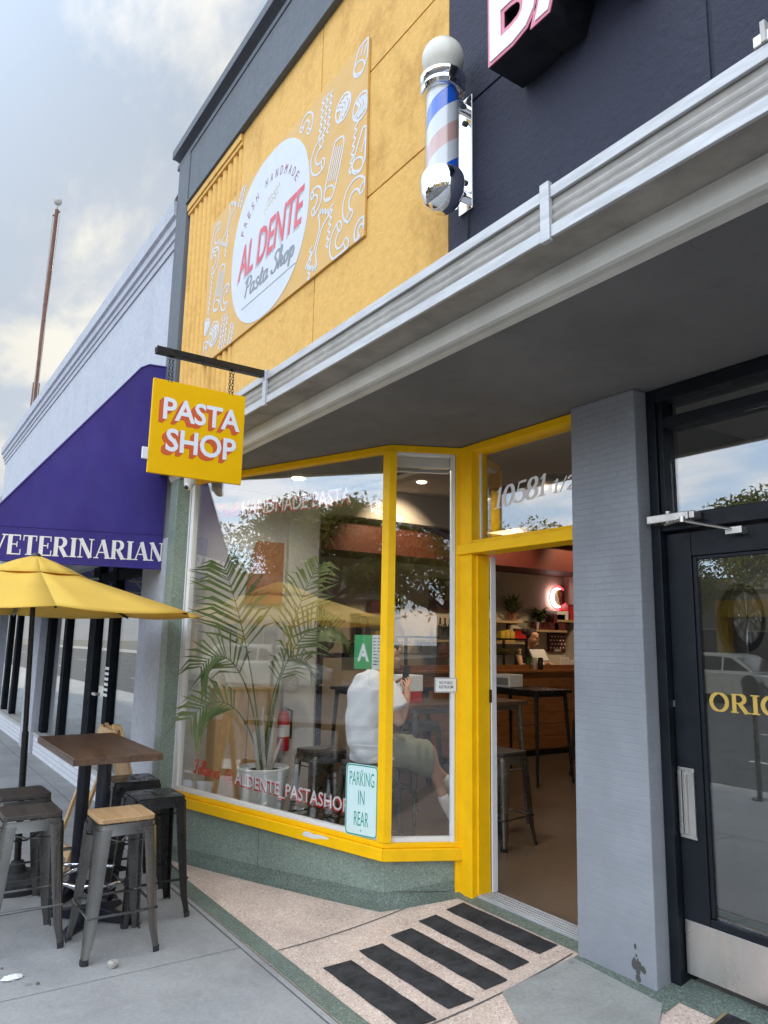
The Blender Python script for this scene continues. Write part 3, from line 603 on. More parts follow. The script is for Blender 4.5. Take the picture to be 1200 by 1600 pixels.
# granite pier, bulkhead, bay window
P('granite_pier', MB().box(-6.12, -5.95, 1.95, 2.12, 0.0, 2.945), 'granite_green', 0.004)
A = Vector((-5.95, 2.065, 0)); B = Vector((-4.02, 2.757, 0)); C1 = Vector((-3.80, 3.19, 0))
d1 = (B-A).normalized(); n1 = Vector((d1.y, -d1.x, 0)); LW = (B-A).length
d2 = (C1-B).normalized(); n2 = Vector((d2.y, -d2.x, 0)); LN = (C1-B).length
zb = lambda s: 0.392-0.066*max(0, min(1, s/LW))
nn = (n1+n2).normalized(); miter = 1/nn.dot(n1)
def corner(off): return B+nn*(off*miter)       # offset polyline A-B-C1 outward by off
def wallstrip(name, off_out, off_in, zlo, zhi, mat, bevel=0.0, segs=(0, 1), parent=None):
    """solid band along the bay, zlo/zhi = functions of arclength on the first leg (constant on the second)"""
    mb = MB(); a, b, c = A-d1*0.09, None, C1+d2*0.0
    def quad(off): return [A-d1*0.09+n1*off, corner(off), C1+n2*off]
    o, i = quad(off_out), quad(off_in)
    for k in segs:
        za, zc = ((zlo(0), zlo(LW)) if k == 0 else (zlo(LW), zlo(LW))), ((zhi(0), zhi(LW)) if k == 0 else (zhi(LW), zhi(LW)))
        bt = [o[k]+Z*za[0], o[k+1]+Z*za[1], i[k+1]+Z*za[1], i[k]+Z*za[0]]; tp = [o[k]+Z*zc[0], o[k+1]+Z*zc[1], i[k+1]+Z*zc[1], i[k]+Z*zc[0]]
        mb.hexa(bt, tp)
    return P(name, mb, mat, bevel, parent)
const = lambda z: (lambda s: z)
bulk = wallstrip('granite_bulkhead', -0.012, -0.16, const(-0.05), lambda s: zb(s)-0.001, 'granite_green', 0.004)
# vertical joint grooves read as thin dark lines on the granite
jt = MB()
for s in (0.95,): jt.obox(A+d1*s+n1*(-0.0125), d1*0.004, n1*0.0015, Z*0.36)
P('granite_joint', jt, 'joint_dark', parent=bulk)
cv = MB()          # sanitary cove at the foot of the bulkhead
for (p, q, dd, nv) in ((A-d1*0.05, B, d1, n1), (B, C1, d2, n2)):
    m = 8
    for i in range(m):
        a = p+(q-p)*(i/m); b = p+(q-p)*((i+1)/m)
        ra, rb = [], []
        for (off, h) in ((-0.012, 0.075), (-0.006, 0.035), (0.022, 0.012), (0.07, 0.004), (0.07, -0.05), (-0.05, -0.05)):
            def at(pt, first):
                if first and i == 0 and p == B: base = corner(off)
                elif (not first) and i == m-1 and q == B: base = corner(off)
                else: base = pt+nv*off
                return base+Z*(g(base.y)+h)
            ra.append(at(a, True)); rb.append(at(b, False))
        k = len(cv.v); cv.v += [tuple(x) for x in ra+rb]; n_ = len(ra)
        cv.f += [(k+j, k+j+1, k+n_+j+1, k+n_+j) for j in range(n_-1)]
P('granite_cove', cv, 'terrazzo_green', parent=bulk)
bay = P('bay_window_frame', MB().obox(A-d1*0.085+n1*0.012, d1*0.062, -n1*0.09, Z*2.954), 'yellow_paint', 0.004)
wallstrip('window_sill', 0.048, -0.05, zb, lambda s: zb(s)+0.072, 'yellow_paint', 0.006, parent=bay)
wallstrip('sill_rail', 0.022, -0.05, lambda s: zb(s)+0.073, lambda s: zb(s)+0.102, 'yellow_paint', 0.004, parent=bay)
wallstrip('head_rail', 0.018, -0.05, const(2.912), const(2.957), 'yellow_paint', 0.004, parent=bay)
wallstrip('glazing_stop', 0.008, -0.04, lambda s: zb(s)+0.1025, lambda s: zb(s)+0.128, 'white_paint', 0.002, parent=bay)
cp = corner(0.03); P('corner_post', MB().hexa(*[[Vector((v.x, v.y, z)) for v in (cp, cp-d1*0.055, corner(-0.045)-d1*0.005, cp+d2*0.05)] for z in (0.43, 2.9125)]), 'yellow_paint', 0.004, parent=bay)
P('side_post', MB().obox(C1-d2*0.045+n2*0.02, d2*0.055, -n2*0.07, Z*2.955), 'yellow_paint', 0.004, parent=bay)
P('white_stile', MB().obox(A-d1*0.022+n1*0.006+Z*0.5, d1*0.03, -n1*0.05, Z*2.412).obox(A+d1*0.014+n1*0.0+Z*0.5, d1*0.035, -n1*0.05, Z*2.412), 'plastic_white', 0.003, parent=bay)
P('white_stile', MB().obox(C1-d2*0.073+n2*0.012+Z*0.42, d2*0.026, -n2*0.05, Z*2.49).obox(B+d2*0.04+n2*0.010+Z*2.892, d2*(LN-0.115), -n2*0.05, Z*0.0195), 'plastic_white', 0.003, parent=bay)
gl = MB(); gl.hexa(*[[A+d1*0.04-n1*0.012+Z*z0, B-d1*0.03-n1*0.012+Z*z1, B-d1*0.03-n1*0.02+Z*z1, A+d1*0.04-n1*0.02+Z*z0] for z0, z1 in ((0.515, 0.45), (2.913, 2.913))])
big_pane = P('window_pane', gl, 'shop_glass', parent=bay, smooth=False)
P('window_pane', MB().obox(B+d2*0.03-n2*0.012+Z*0.45, d2*(LN-0.095), -n2*0.008, Z*2.462), 'side_glass', parent=bay, smooth=False)
P('roller_blind', MB().obox(B+d2*0.05-n2*0.06+Z*2.83, d2*(LN-0.12), -n2*0.05, Z*0.07).tube([B+d2*0.05-n2*0.06+Z*2.80, B+d2*(LN-0.08)-n2*0.06+Z*2.80], 0.014, 8), 'interior_white', 0.01, parent=bay)
# worn paint patch on the sill
P('bare_patch', MB().prism([(p.x, p.y) for p in smooth_line([(0, 0.0), (0.1, -0.008), (0.2, 0.004), (0.28, 0.012), (0.2, 0.028), (0.12, 0.022), (0.05, 0.034), (0.0, 0.02)], 3, True)], A+d1*1.42+n1*0.0475+Z*(zb(1.5)+0.036), d1*0.8, Z*0.9, n1, 0.0015), 'white_paint', parent=bay)
# shop door frame and transom (recessed opening, open door)
fr = MB().box(-3.79, -3.672, 3.165, 3.30, 0.1, 2.955)
dfr = P('door_frame', fr, 'yellow_paint', 0.005)
P('jamb_rail', MB().box(-3.671, -3.652, 3.20, 3.30, 0.14, 2.215), 'yellow_paint', 0.003, parent=dfr)
P('transom_bar', MB().box(-3.79, -2.79, 3.14, 3.30, 2.222, 2.288).box(-3.671, -2.79, 3.17, 3.28, 2.288, 2.312), 'yellow_paint', 0.005, parent=dfr)
P('head_bar', MB().box(-3.671, -2.79, 3.165, 3.30, 2.905, 2.956), 'yellow_paint', 0.005, parent=dfr)
P('white_trim', MB().box(-3.671, -3.655, 3.235, 3.25, 2.3125, 2.9045), 'plastic_white', parent=dfr)
P('transom_pane', MB().box(-3.654, -2.79, 3.238, 3.2395, 2.3125, 2.9045), 'shop_glass', parent=dfr, smooth=False)
nb = MB(); put_serif(nb, '10581', (-3.535, 3.2379, 2.505), X+Z*0.06, Z+X*0.22, -Y, 0.46, 0.132, 0.0006); put_serif(nb, '1/2', (-3.03, 3.2379, 2.53), X+Z*0.04, Z+X*0.22, -Y, 0.185, 0.082, 0.0006)
P('street_number', nb, 'decal_white', parent=dfr)
P('door_edge', MB().box(-3.651, -3.638, 3.302, 3.345, 0.155, 2.21), 'plastic_white', 0.003, parent=dfr)
P('door_latch', MB().box(-3.651, -3.636, 3.292, 3.302, 1.28, 1.36), 'black_metal', parent=dfr)
th = MB().box(-3.80, -2.79, 3.20, 3.345, 0.08, 0.150)
for i in range(5): th.box(-3.79, -2.79, 3.212+i*0.027, 3.226+i*0.027, 0.150, 0.155)
P('metal_threshold', th, 'aluminium', 0.002)
# tiled column
cl = MB(); cl.hexa([(-2.80, 3.105, 0.05), (-2.335, 3.105, 0.05), (-2.335, 3.42, 0.05), (-2.80, 3.42, 0.05)], [(-2.755, 3.105, 2.96), (-2.332, 3.105, 2.96), (-2.332, 3.42, 2.96), (-2.755, 3.42, 2.96)])
col = P('tiled_column', cl, 'column_tile', 0.008)
scm = MB(); q_ = random.Random(21)
for i in range(13):
    a0 = q_.uniform(0, 6); cx_, cz_, rr = -2.435+q_.gauss(0, 0.013), 0.135+abs(q_.gauss(0.055, 0.04)), q_.uniform(0.004, 0.017)
    scm.prism([(cx_+rr*(0.7+0.5*q_.random())*math.cos(a0+t), cz_+1.5*rr*(0.7+0.5*q_.random())*math.sin(a0+t)) for t in [k*math.pi/4.5 for k in range(9)]], (0, 3.1045-i*0.00004, 0), X, Z, -Y, 0.0006)
P('column_scuff', scm, 'joint_dark', parent=col, smooth=False)
# barber shop door, frame, transom
bf = P('barber_door_frame', MB().box(-2.331, -2.278, 3.20, 3.36, 0.13, 2.955).box(-2.277, -1.0, 3.20, 3.36, 2.885, 2.955).box(-2.277, -2.245, 3.215, 3.34, 2.30, 2.884)
       .box(-2.244, -1.0, 3.215, 3.34, 2.745, 2.80).box(-2.277, -1.0, 3.205, 3.36, 2.215, 2.295).box(-1.06, -1.0, 3.20, 3.36, 0.13, 2.2145), 'navy_paint', 0.004)
P('transom_pane', MB().box(-2.244, -1.0, 3.262, 3.270, 2.296, 2.744).box(-2.244, -1.0, 3.262, 3.270, 2.801, 2.884), 'barber_glass', parent=bf, smooth=False)
bd = P('barber_door', MB().box(-2.274, -2.142, 3.242, 3.29, 0.185, 2.205).box(-1.20, -1.065, 3.242, 3.29, 0.185, 2.205).box(-2.141, -1.201, 3.242, 3.29, 2.085, 2.205).box(-2.141, -1.201, 3.242, 3.29, 0.185, 0.452)
       .box(-2.141, -2.122, 3.25, 3.282, 0.453, 2.084).box(-2.121, -1.201, 3.25, 3.282, 2.066, 2.084), 'navy_paint', 0.004)
P('door_pane', MB().box(-2.1215, -1.201, 3.262, 3.27, 0.4525, 2.0655), 'barber_glass', parent=bd, smooth=False)
P('kick_plate', MB().box(-2.268, -1.07, 3.2385, 3.2415, 0.19, 0.418), 'steel_brushed', 0.001, parent=bd)
hd = MB().box(-2.248, -2.202, 3.2385, 3.2415, 0.7905, 1.0745).box(-2.232, -2.222, 3.226, 3.238, 0.80, 1.065).box(-2.268, -2.182, 3.236, 3.2415, 0.775, 0.79).box(-2.268, -2.182, 3.236, 3.2415, 1.075, 1.09).box(-2.268, -2.25, 3.232, 3.2415, 0.79, 1.075).box(-2.20, -2.182, 3.230, 3.2415, 0.79, 1.075)
hp = P('pull_handle', hd, 'steel_brushed', 0.002, parent=bd)
P('lock_tag', MB().box(-2.276, -2.268, 3.238, 3.2415, 1.365, 1.395), 'steel_brushed', parent=bd)
lt = MB(); put_serif(lt, 'ORIG', (-2.098, 3.2605, 1.362), X, Z, -Y, 0.35, 0.082, 0.001); P('gold_lettering', lt, 'gold_leaf', parent=bd)
dc = P('door_closer', MB().box(-2.305, -2.075, 3.13, 3.203, 2.247, 2.288).box(-2.0745, -2.045, 3.135, 3.2, 2.25, 2.287), 'steel_brushed', 0.005)
P('closer_arm', MB().tube([(-2.19, 3.145, 2.235), (-2.19, 3.145, 2.30)], 0.012, 10).tube([(-2.19, 3.12, 2.232), (-2.03, 3.02, 2.228)], 0.008, 8).tube([(-2.03, 3.02, 2.215), (-2.03, 3.02, 2.24)], 0.013, 10)
  .tube([(-2.03, 3.02, 2.222), (-1.90, 3.20, 2.185)], 0.007, 8).box(-1.93, -1.85, 3.195, 3.2415, 2.165, 2.195), 'steel_brushed', parent=dc)
# ------------------------------------------------------------------ inside the pasta shop
FZ = 0.14
P('shop_floor', MB().add([(-8.9, 3.9, FZ), (-6.2, 3.3, FZ), (-6.2, 2.0, FZ), (-5.9, 2.1, FZ), (-4.0, 2.81, FZ), (-3.78, 3.2, FZ), (-2.72, 3.34, FZ), (-2.72, 9.9, FZ), (-8.9, 9.9, FZ)], [tuple(range(9))]), 'shop_floor_concrete')
P('bay_side_wall', MB().box(-6.25, -6.15, 2.12, 3.07, FZ, 2.96).box(-6.27, -6.10, 3.07, 3.385, FZ, 2.959), 'interior_white', 0.006)
P('left_wall', MB().box(-8.95, -8.8, 3.30, 9.9, FZ, 3.6).box(-8.8, -6.271, 3.30, 3.38, FZ, 3.6), 'interior_cream')
P('back_wall', MB().box(-8.8, -2.6, 9.8, 9.95, FZ, 3.6), 'interior_cream')
P('wall_pilaster', MB().box(-8.8, -8.5, 9.65, 9.8, FZ, 2.8), 'interior_cream', 0.01)
P('right_wall', MB().box(-2.74, -2.66, 3.42, 9.9, FZ, 3.6), 'interior_white')
P('shop_ceiling', MB().box(-8.9, -2.6, 3.34, 9.95, 3.6, 3.65), 'ceiling_white')
P('door_header', MB().box(-8.8, -2.6, 3.34, 3.42, 2.96, 3.6), 'interior_white')
P('red_soffit', MB().box(-8.799, -8.05, 3.64, 9.79, 2.78, 3.2), 'interior_red')
P('white_bulkhead', MB().box(-8.799, -7.9, 3.64, 9.79, 3.201, 3.599), 'interior_white')
dt = MB().tube([(-6.6, 5.6, 3.12), (-5.2, 5.6, 3.12), (-4.7, 5.75, 3.12), (-4.3, 6.1, 3.12), (-3.2, 7.4, 3.12)], 0.24, 20)
for p in ((-5.2, 5.6, 3.12), (-4.7, 5.75, 3.12), (-4.3, 6.1, 3.12)): dt.ball(p, 0.252, 18, 10)
P('air_duct', dt, 'duct_metal')
SP = [(-7.2, 5.4), (-7.2, 7.4), (-7.3, 9.0), (-5.2, 5.0), (-6.3, 7.6)]
M_emit('lamp_warm', (1.0, 0.80, 0.55), 9.0)
for x, y in SP: P('downlight', MB().lathe([(0.0, -0.012), (0.05, -0.012), (0.062, 0.0)], (x, y, 3.598), 16), 'lamp_warm')
SP2 = [(-5.35, 2.75), (-4.22, 3.28)]
for x, y in SP2: P('downlight', MB().lathe([(0.0, -0.010), (0.045, -0.010), (0.058, 0.0)], (x, y, 2.958), 16), 'lamp_warm')
def spot(x, y, z, e, ang=110, col=(1.0, 0.80, 0.58), size=0.05, tilt=None):
    l = bpy.data.lights.new('downlight_lamp', 'SPOT'); l.energy = e; l.spot_size = R(ang); l.spot_blend = 0.6; l.color = col; l.shadow_soft_size = size
    o = link(bpy.data.objects.new('downlight_lamp', l)); o.location = (x, y, z)
    if tilt: o.rotation_euler = (Vector(tilt)-Vector((x, y, z))).to_track_quat('-Z', 'Y').to_euler()
for x, y in SP[:3]: spot(x, y, 3.55, 75, 90, (1.0, 0.72, 0.45), tilt=(-8.8, y+0.2, 1.9))
for x, y in SP[3:]: spot(x, y, 3.55, 40, 120, (1.0, 0.72, 0.45))
for (x, y), en in zip(SP2, (22, 60)): spot(x, y, 2.93, en, 160, (1.0, 0.92, 0.8))
# counter
ctr = thing('service_counter', 'long brown plank counter at the back of the pasta shop', 'counter', (-7.9, 7.2, FZ))
MB().box(-8.15, -7.6, 5.4, 8.75, FZ+0.08, 1.26).build('counter_front', K['counter_wood'], ctr, bevel=0.006)
pl = MB()
for i in range(7): pl.box(-7.598, -7.586, 5.4, 8.75, FZ+0.1+i*0.162, FZ+0.1+i*0.162+0.155)
pl.build('plank_facing', K['counter_wood'], ctr, bevel=0.004); MB().box(-8.2, -7.54, 5.36, 8.78, 1.262, 1.30).build('counter_top', K['counter_wood'], ctr, bevel=0.006)
MB().box(-8.1, -7.66, 5.45, 8.7, FZ, FZ+0.08).build('toe_kick', K['black_metal'], ctr)
# barber shop inside
P('barber_floor', MB().box(-2.6, 2.0, 3.30, 8, 0.10, 0.142), 'interior_grey')
P('barber_wall', MB().box(-2.655, -2.60, 3.43, 8, 0.142, 3.0).box(-2.6, 2, 7.9, 8, 0.142, 3.0).box(1.95, 2.0, 3.3, 7.9, 0.142, 3.0), 'interior_grey')
P('barber_ceiling', MB().box(-2.6, 2, 3.345, 8, 3.0, 3.03), 'ceiling_white')
P('barber_front', MB().box(-0.999, 6, 3.20, 3.34, 0.05, 0.5).box(-0.999, -0.9, 3.2, 3.34, 0.5, 2.955).box(0.6, 6, 3.2, 3.34, 0.5, 2.955).box(-0.9, 0.6, 3.2, 3.34, 2.6, 2.955), 'navy_paint')
P('barber_side_pane', MB().box(-0.899, 0.599, 3.262, 3.27, 0.501, 2.599), 'barber_glass', smooth=False)
spot(-1.2, 5.2, 2.97, 40, 150, (1.0, 0.95, 0.88))
#@@PART4
# ------------------------------------------------------------------ mural sign on the yellow wall
mural = thing('mural_sign', 'tan panel with a round white emblem and white outlined pasta shapes on the yellow wall', 'sign', (-4.32, 1.9, 3.785))
MB().prism([(-5.50, 3.785), (-3.11, 3.785), (-3.11, 5.0), (-5.50, 5.0)], (0, 1.948, 0), X, Z, -Y, 0.014).build('panel', K['mural_tan'], mural, bevel=0.001)
FY = 1.9338
MC = (-4.37, 4.395)
poly = []
for i in range(72):
    t = 2*math.pi*i/72; c, s_ = math.cos(t), math.sin(t)
    poly.append((MC[0]+0.61*math.copysign(abs(c)**0.9, c), MC[1]+0.605*math.copysign(abs(s_)**0.9, s_)))
poly = [(x, max(3.787, min(4.998, z))) for x, z in poly]
MB().prism(poly, (0, FY, 0), X, Z, -Y, 0.002).build('emblem', K['mural_white'], mural, smooth=False)
EY = FY-0.0021
mb = MB(); put_text(mb, 'AL DENTE', (-4.865, EY, 4.205), X, Z, -Y, 1.02, 0.255, 0.001, shear=0.22, weight=0.012, space=0.96); mb.build('shadow_lettering', K['mural_lightgrey'], mural, smooth=False)
mb = MB(); put_text(mb, 'AL DENTE', (-4.845, EY-0.0012, 4.222), X, Z, -Y, 1.02, 0.255, 0.001, shear=0.22, weight=0.012, space=0.96); mb.build('red_lettering', K['mural_red'], mural, smooth=False)
mb = MB(); put_script(mb, 'Pasta Shop', (-4.72, EY, 4.045), X, Z, -Y, 0.80, 0.135, 0.14, 0.001); mb.ribbon([(0, 0), (0.84, 0)], 0.007, (-4.75, EY, 3.975), X, Z, -Y, 0, 0.001); mb.build('script_lettering', K['mural_grey'], mural, smooth=False)
mb = MB(); tx = 'FRESH HANDMADE'
for i, ch in enumerate(tx):
    if ch == ' ': continue
    a = R(150-120*i/(len(tx)-1)); cx_, cz_ = MC[0]+0.475*math.cos(a)*0.98, MC[1]-0.03+0.41*math.sin(a)*0.93+0.02
    tdir = X*math.sin(a)-Z*math.cos(a)*0.9; tdir.normalize(); up = X*math.cos(a)*0.9+Z*math.sin(a); up.normalize()
    put_text(mb, ch, Vector((cx_, EY, cz_))-tdir*0.018, tdir, up, -Y, 0.036, 0.062, 0.001, weight=-0.004)
mb.build('arc_lettering', K['mural_maroon'], mural, smooth=False)
mb = MB()
for i in range(5): mb.ribbon(smooth_line([(i*0.042, 0.0), (i*0.042-0.012, 0.04), (i*0.042+0.03, 0.03), (i*0.042+0.02, 0.075), (i*0.042+0.05, 0.07), (i*0.042+0.045, 0.1)], 4), 0.007, (-4.42, EY, 4.56), X+Z*0.18, Z, -Y, i*1e-4, 0.001)
mb.build('pasta_emblem', K['mural_straw'], mural, smooth=False)
pm = MB(); _k = [0]
def stroke(pts, wd=0.0135, sm=5, closed=False):
    _k[0] += 1
    q = [(min(-3.116, max(-5.495, p.x)), min(4.995, max(3.79, p.y))) for p in smooth_line(pts, sm, closed)]
    pm.ribbon(q, wd, (0, FY, 0), X, Z, -Y, _k[0]*6e-6, 0.0012)
def rot(pts, c, a): 
    ca, sa = math.cos(R(a)), math.sin(R(a)); return [(c[0]+x*ca-y*sa, c[1]+x*sa+y*ca) for x, y in pts]
def fusilli(c, L, a, n=6, rows=3):
    for r_ in range(rows):
        off = (r_-(rows-1)/2)*0.05
        stroke(rot([(-L/2+L*i/(2*n), off+(0.014 if i % 2 else -0.014)) for i in range(2*n+1)], c, a), 0.013, 4)
def penne(c, L, a, lines=4):
    w = 0.062
    stroke(rot([(L/2, w), (-L/2, w), (-L/2-0.03, 0), (-L/2, -w), (L/2-0.05, -w), (L/2+0.02, -w*0.4), (L/2, w)], c, a), 0.013, 4)
    stroke(rot([(-L/2+0.045*math.cos(t), w*math.sin(t)) for t in [2*math.pi*i/10 for i in range(10)]], c, a), 0.011, 3, True)
    for i in range(lines): 
        y = -w+2*w*(i+1)/(lines+1); stroke(rot([(-L/2+0.07, y), (L/2-0.03, y)], c, a), 0.010, 2)
def elbow(c, s_, a):
    o = [(0.10*math.cos(R(t)), 0.10*math.sin(R(t))) for t in range(-20, 201, 20)]; i = [(0.045*math.cos(R(t)), 0.045*math.sin(R(t))) for t in range(200, -21, -22)]
    stroke(rot([(x*s_, y*s_) for x, y in o], c, a)); stroke(rot([(x*s_, y*s_) for x, y in i], c, a))
    for t in (-20, 200): 
        p = (0.0725*math.cos(R(t))*s_, 0.0725*math.sin(R(t))*s_); stroke(rot([(p[0]+0.03*s_*math.cos(q), p[1]+0.018*s_*math.sin(q)) for q in [2*math.pi*k/8 for k in range(8)]], c, a), 0.011, 3, True)
def shell(c, r, a):
    stroke(rot([(r*math.cos(t), r*0.92*math.sin(t)) for t in [2*math.pi*k/14 for k in range(14)]], c, a), 0.014, 4, True)
    for k in (-0.55, -0.2, 0.15, 0.5):
        stroke(rot([(k*r-0.03, -0.75*r*(1-abs(k)*0.4)), (k*r+0.03, 0), (k*r-0.02, 0.75*r*(1-abs(k)*0.4))], c, a), 0.019, 5)
def bow(c, L, a):
    stroke(rot([(-L/2, 0.07), (-L/4, 0.02), (0, 0.012), (L/4, 0.02), (L/2, 0.08)], c, a)); stroke(rot([(-L/2, -0.08), (-L/4, -0.02), (0, -0.012), (L/4, -0.02), (L/2, -0.07)], c, a))
    for sg in (-1, 1): stroke(rot([(sg*L/2, 0.075-0.15*i/8+(0.0)) if i % 2 else (sg*(L/2+0.03), 0.075-0.15*i/8) for i in range(9)], c, a), 0.012, 3)
fusilli((-3.585, 4.80), 0.27, 82); shell((-3.375, 4.72), 0.085, 20); shell((-3.175, 4.60), 0.085, -10)
penne((-3.17, 4.93), 0.16, 62, 2); elbow((-3.84, 4.88), 0.9, -35)
penne((-3.455, 4.38), 0.30, 68); elbow((-3.64, 4.56), 1.15, 100); fusilli((-3.24, 4.40), 0.34, 78, 7, 1); penne((-3.145, 4.33), 0.2, 60, 1)
elbow((-3.22, 4.05), 1.25, 40); bow((-3.63, 4.00), 0.30, 62); fusilli((-3.49, 4.02), 0.26, 80, 6, 1); elbow((-3.36, 3.88), 1.2, 120); fusilli((-3.72, 3.88), 0.22, 85, 5, 1)
elbow((-3.69, 4.28), 0.9, -80); elbow((-3.14, 3.83), 0.7, 30)
elbow((-5.33, 4.82), 1.2, 95); bow((-5.10, 4.82), 0.28, 60); fusilli((-5.12, 4.66), 0.2, 80, 5, 1); elbow((-5.38, 4.63), 1.1, -80); penne((-5.22, 4.35), 0.3, 72)
fusilli((-5.41, 4.36), 0.34, 82, 8, 1); elbow((-5.07, 4.2), 1.0, 80); shell((-5.28, 3.98), 0.10, 15); fusilli((-5.08, 3.93), 0.26, 82, 6, 3); elbow((-5.46, 3.88), 0.9, 60); fusilli((-4.93, 3.86), 0.16, 70, 4, 2)
shell((-5.46, 4.1), 0.07, 0); fusilli((-4.86, 4.93), 0.16, 60, 4, 2)
pm.build('pasta_outline', K['mural_white'], mural, smooth=False)
for x in (-5.42, -4.3, -3.18):
    for z in (3.83, 4.95): MB().lathe([(0.0, 0.0), (0.012, 0.0), (0.012, 0.003), (0, 0.004)], (0, 0, 0), 8).build('screw_head', K['joint_dark'], mural) if False else None

# ------------------------------------------------------------------ big channel letters on the navy wall
ch = thing('channel_letters', 'big white raised letters with pink outlines on black returns on the navy wall', 'sign', (-1.75, 1.85, 4.02))
LO = Vector((-1.925, 1.75, 3.872))
mb = MB(); put_text(mb, 'BA', LO+Y*0.19, X, Z, -Y, 0.62, 0.46, 0.185, weight=0.045); mb.build('return', K['letter_black'], ch, smooth=False)
mb = MB(); put_text(mb, 'BA', LO+Y*0.0045, X, Z, -Y, 0.62, 0.46, 0.004, weight=0.045); mb.build('outline', K['letter_pink'], ch, smooth=False)
mb = MB(); put_text(mb, 'BA', LO+X*0.014+Z*0.014, X, Z, -Y, 0.592, 0.432, 0.004, weight=0.012, space=1.0); mb.build('face', K['sign_white'], ch, smooth=False)

# ------------------------------------------------------------------ barber pole
bp = thing('barber_pole', 'chrome barber pole with blue white and pink stripes and a white globe on top', 'barber pole', (-2.285, 1.81, 3.455))
pc = (0, 0, 0)
def L_(prof): return [(r, z-3.48) for r, z in prof]
MB().lathe(L_([(0.0, 3.484), (0.04, 3.49), (0.07, 3.515), (0.09, 3.56), (0.097, 3.61), (0.096, 3.635), (0.09, 3.65), (0.075, 3.655)]), pc, 32).build('chrome_bowl', K['chrome'], bp, local=True)
MB().lathe(L_([(0.071, 3.655), (0.071, 4.05)]), pc, 32).build('striped_tube', K['barber_stripes'], bp, local=True)
MB().lathe(L_([(0.0775, 3.655), (0.0775, 4.05)]), pc, 32).build('glass_cover', K['plain_glass'], bp, local=True)
MB().lathe(L_([(0.079, 4.04), (0.092, 4.045), (0.099, 4.06), (0.092, 4.072), (0.088, 4.085), (0.1, 4.10), (0.102, 4.115), (0.09, 4.128), (0.06, 4.135)]), pc, 32).build('chrome_collar', K['chrome'], bp, local=True)
MB().ball((0, 0, 4.218-3.48), 0.094, 32, 20).build('globe', K['globe_white'], bp, local=True)
MB().box(-0.045, 0.045, 0.128, 0.14, 3.53-3.48, 4.085-3.48).build('wall_plate', K['chrome'], bp, local=True, bevel=0.003)
for z in (3.60, 4.03): MB().tube([(0, 0.07, z-3.48), (0, 0.129, z-3.48)], 0.026, 14).build('bracket', K['chrome'], bp, local=True)
for z in (3.67, 3.96): MB().tube([(0.0, 0.118, z-3.48), (0.0, 0.1285, z-3.48)], 0.012, 8).build('bolt', K['joint_dark'], bp, local=True)
MB().tube([(0.01, 0.135, 0.05), (0.012, 0.136, -0.05), (-0.005, 0.136, -0.15), (0.01, 0.136, -0.26)], 0.003, 5).build('power_cable', K['rubber_black'], bp, local=True)

# ------------------------------------------------------------------ hanging sign on its bar
br_ = thing('sign_bracket', 'dark steel bar sticking out over the sidewalk with two chains', 'bracket', (-3.955, 1.78, 3.2))
MB().box(-3.985, -3.945, 1.125, 1.772, 3.203, 3.209).box(-3.985, -3.979, 1.125, 1.772, 3.2091, 3.243).box(-3.951, -3.945, 1.125, 1.772, 3.2091, 3.243).build('bar', K['black_metal'], br_, bevel=0.001)
for yy in (1.215, 1.575):
    mb = MB()
    for s_ in range(2):
        for i in range(8):
            zc = 3.19-i*0.0185; pl_ = []
            for t in range(10):
                q = 2*math.pi*t/10; a, b = 0.0065*math.cos(q), 0.0125*math.sin(q)
                pl_.append((-3.965+(a if i % 2 else 0), yy+(0 if i % 2 else a)+(s_-0.5)*0.018, zc+b))
            mb.tube(pl_, 0.0019, 5, True)
    mb.build('chain', K['black_metal'], br_)
    MB().tube([(-3.965, yy, 3.198), (-3.965, yy, 3.222)], 0.006, 8).build('eye_bolt', K['black_metal'], br_)
hs = thing('hanging_sign', 'square yellow hanging sign with white and red block letters', 'sign', (-3.97, 1.395, 2.525))
SF = -3.96
MB().box(-3.98, SF, 1.125, 1.667, 2.527, 3.06).build('board', K['sign_yellow'], hs, bevel=0.002)
for txt, y0, z0, w_, h_ in (('PASTA', 1.188, 2.835, 0.452, 0.128), ('SHOP', 1.213, 2.658, 0.41, 0.132)):
    mb = MB()
    for i in range(9):
        o = i*0.0030; put_text(mb, txt, (SF+0.0002+i*0.00005, y0-o, z0-o*1.0), Y, Z, X, w_, h_, 0.0006, weight=0.022, space=0.98)
    mb.build('red_drop_lettering', K['sign_red'], hs, smooth=False)
    mb = MB(); put_text(mb, txt, (SF+0.0013, y0, z0), Y, Z, X, w_, h_, 0.0008, weight=0.022, space=0.98); mb.build('white_lettering', K['sign_white'], hs, smooth=False)
for yy in (1.215, 1.575): MB().tube([(-3.965, yy, 3.035), (-3.965, yy, 3.05), (-3.962, yy, 3.062)], 0.005, 6).build('hanger', K['steel_brushed'], hs)
MB().box(-3.978, -3.964, 1.092, 1.1245, 2.60, 2.665).build('edge_clip', K['plastic_white'], hs, bevel=0.003)

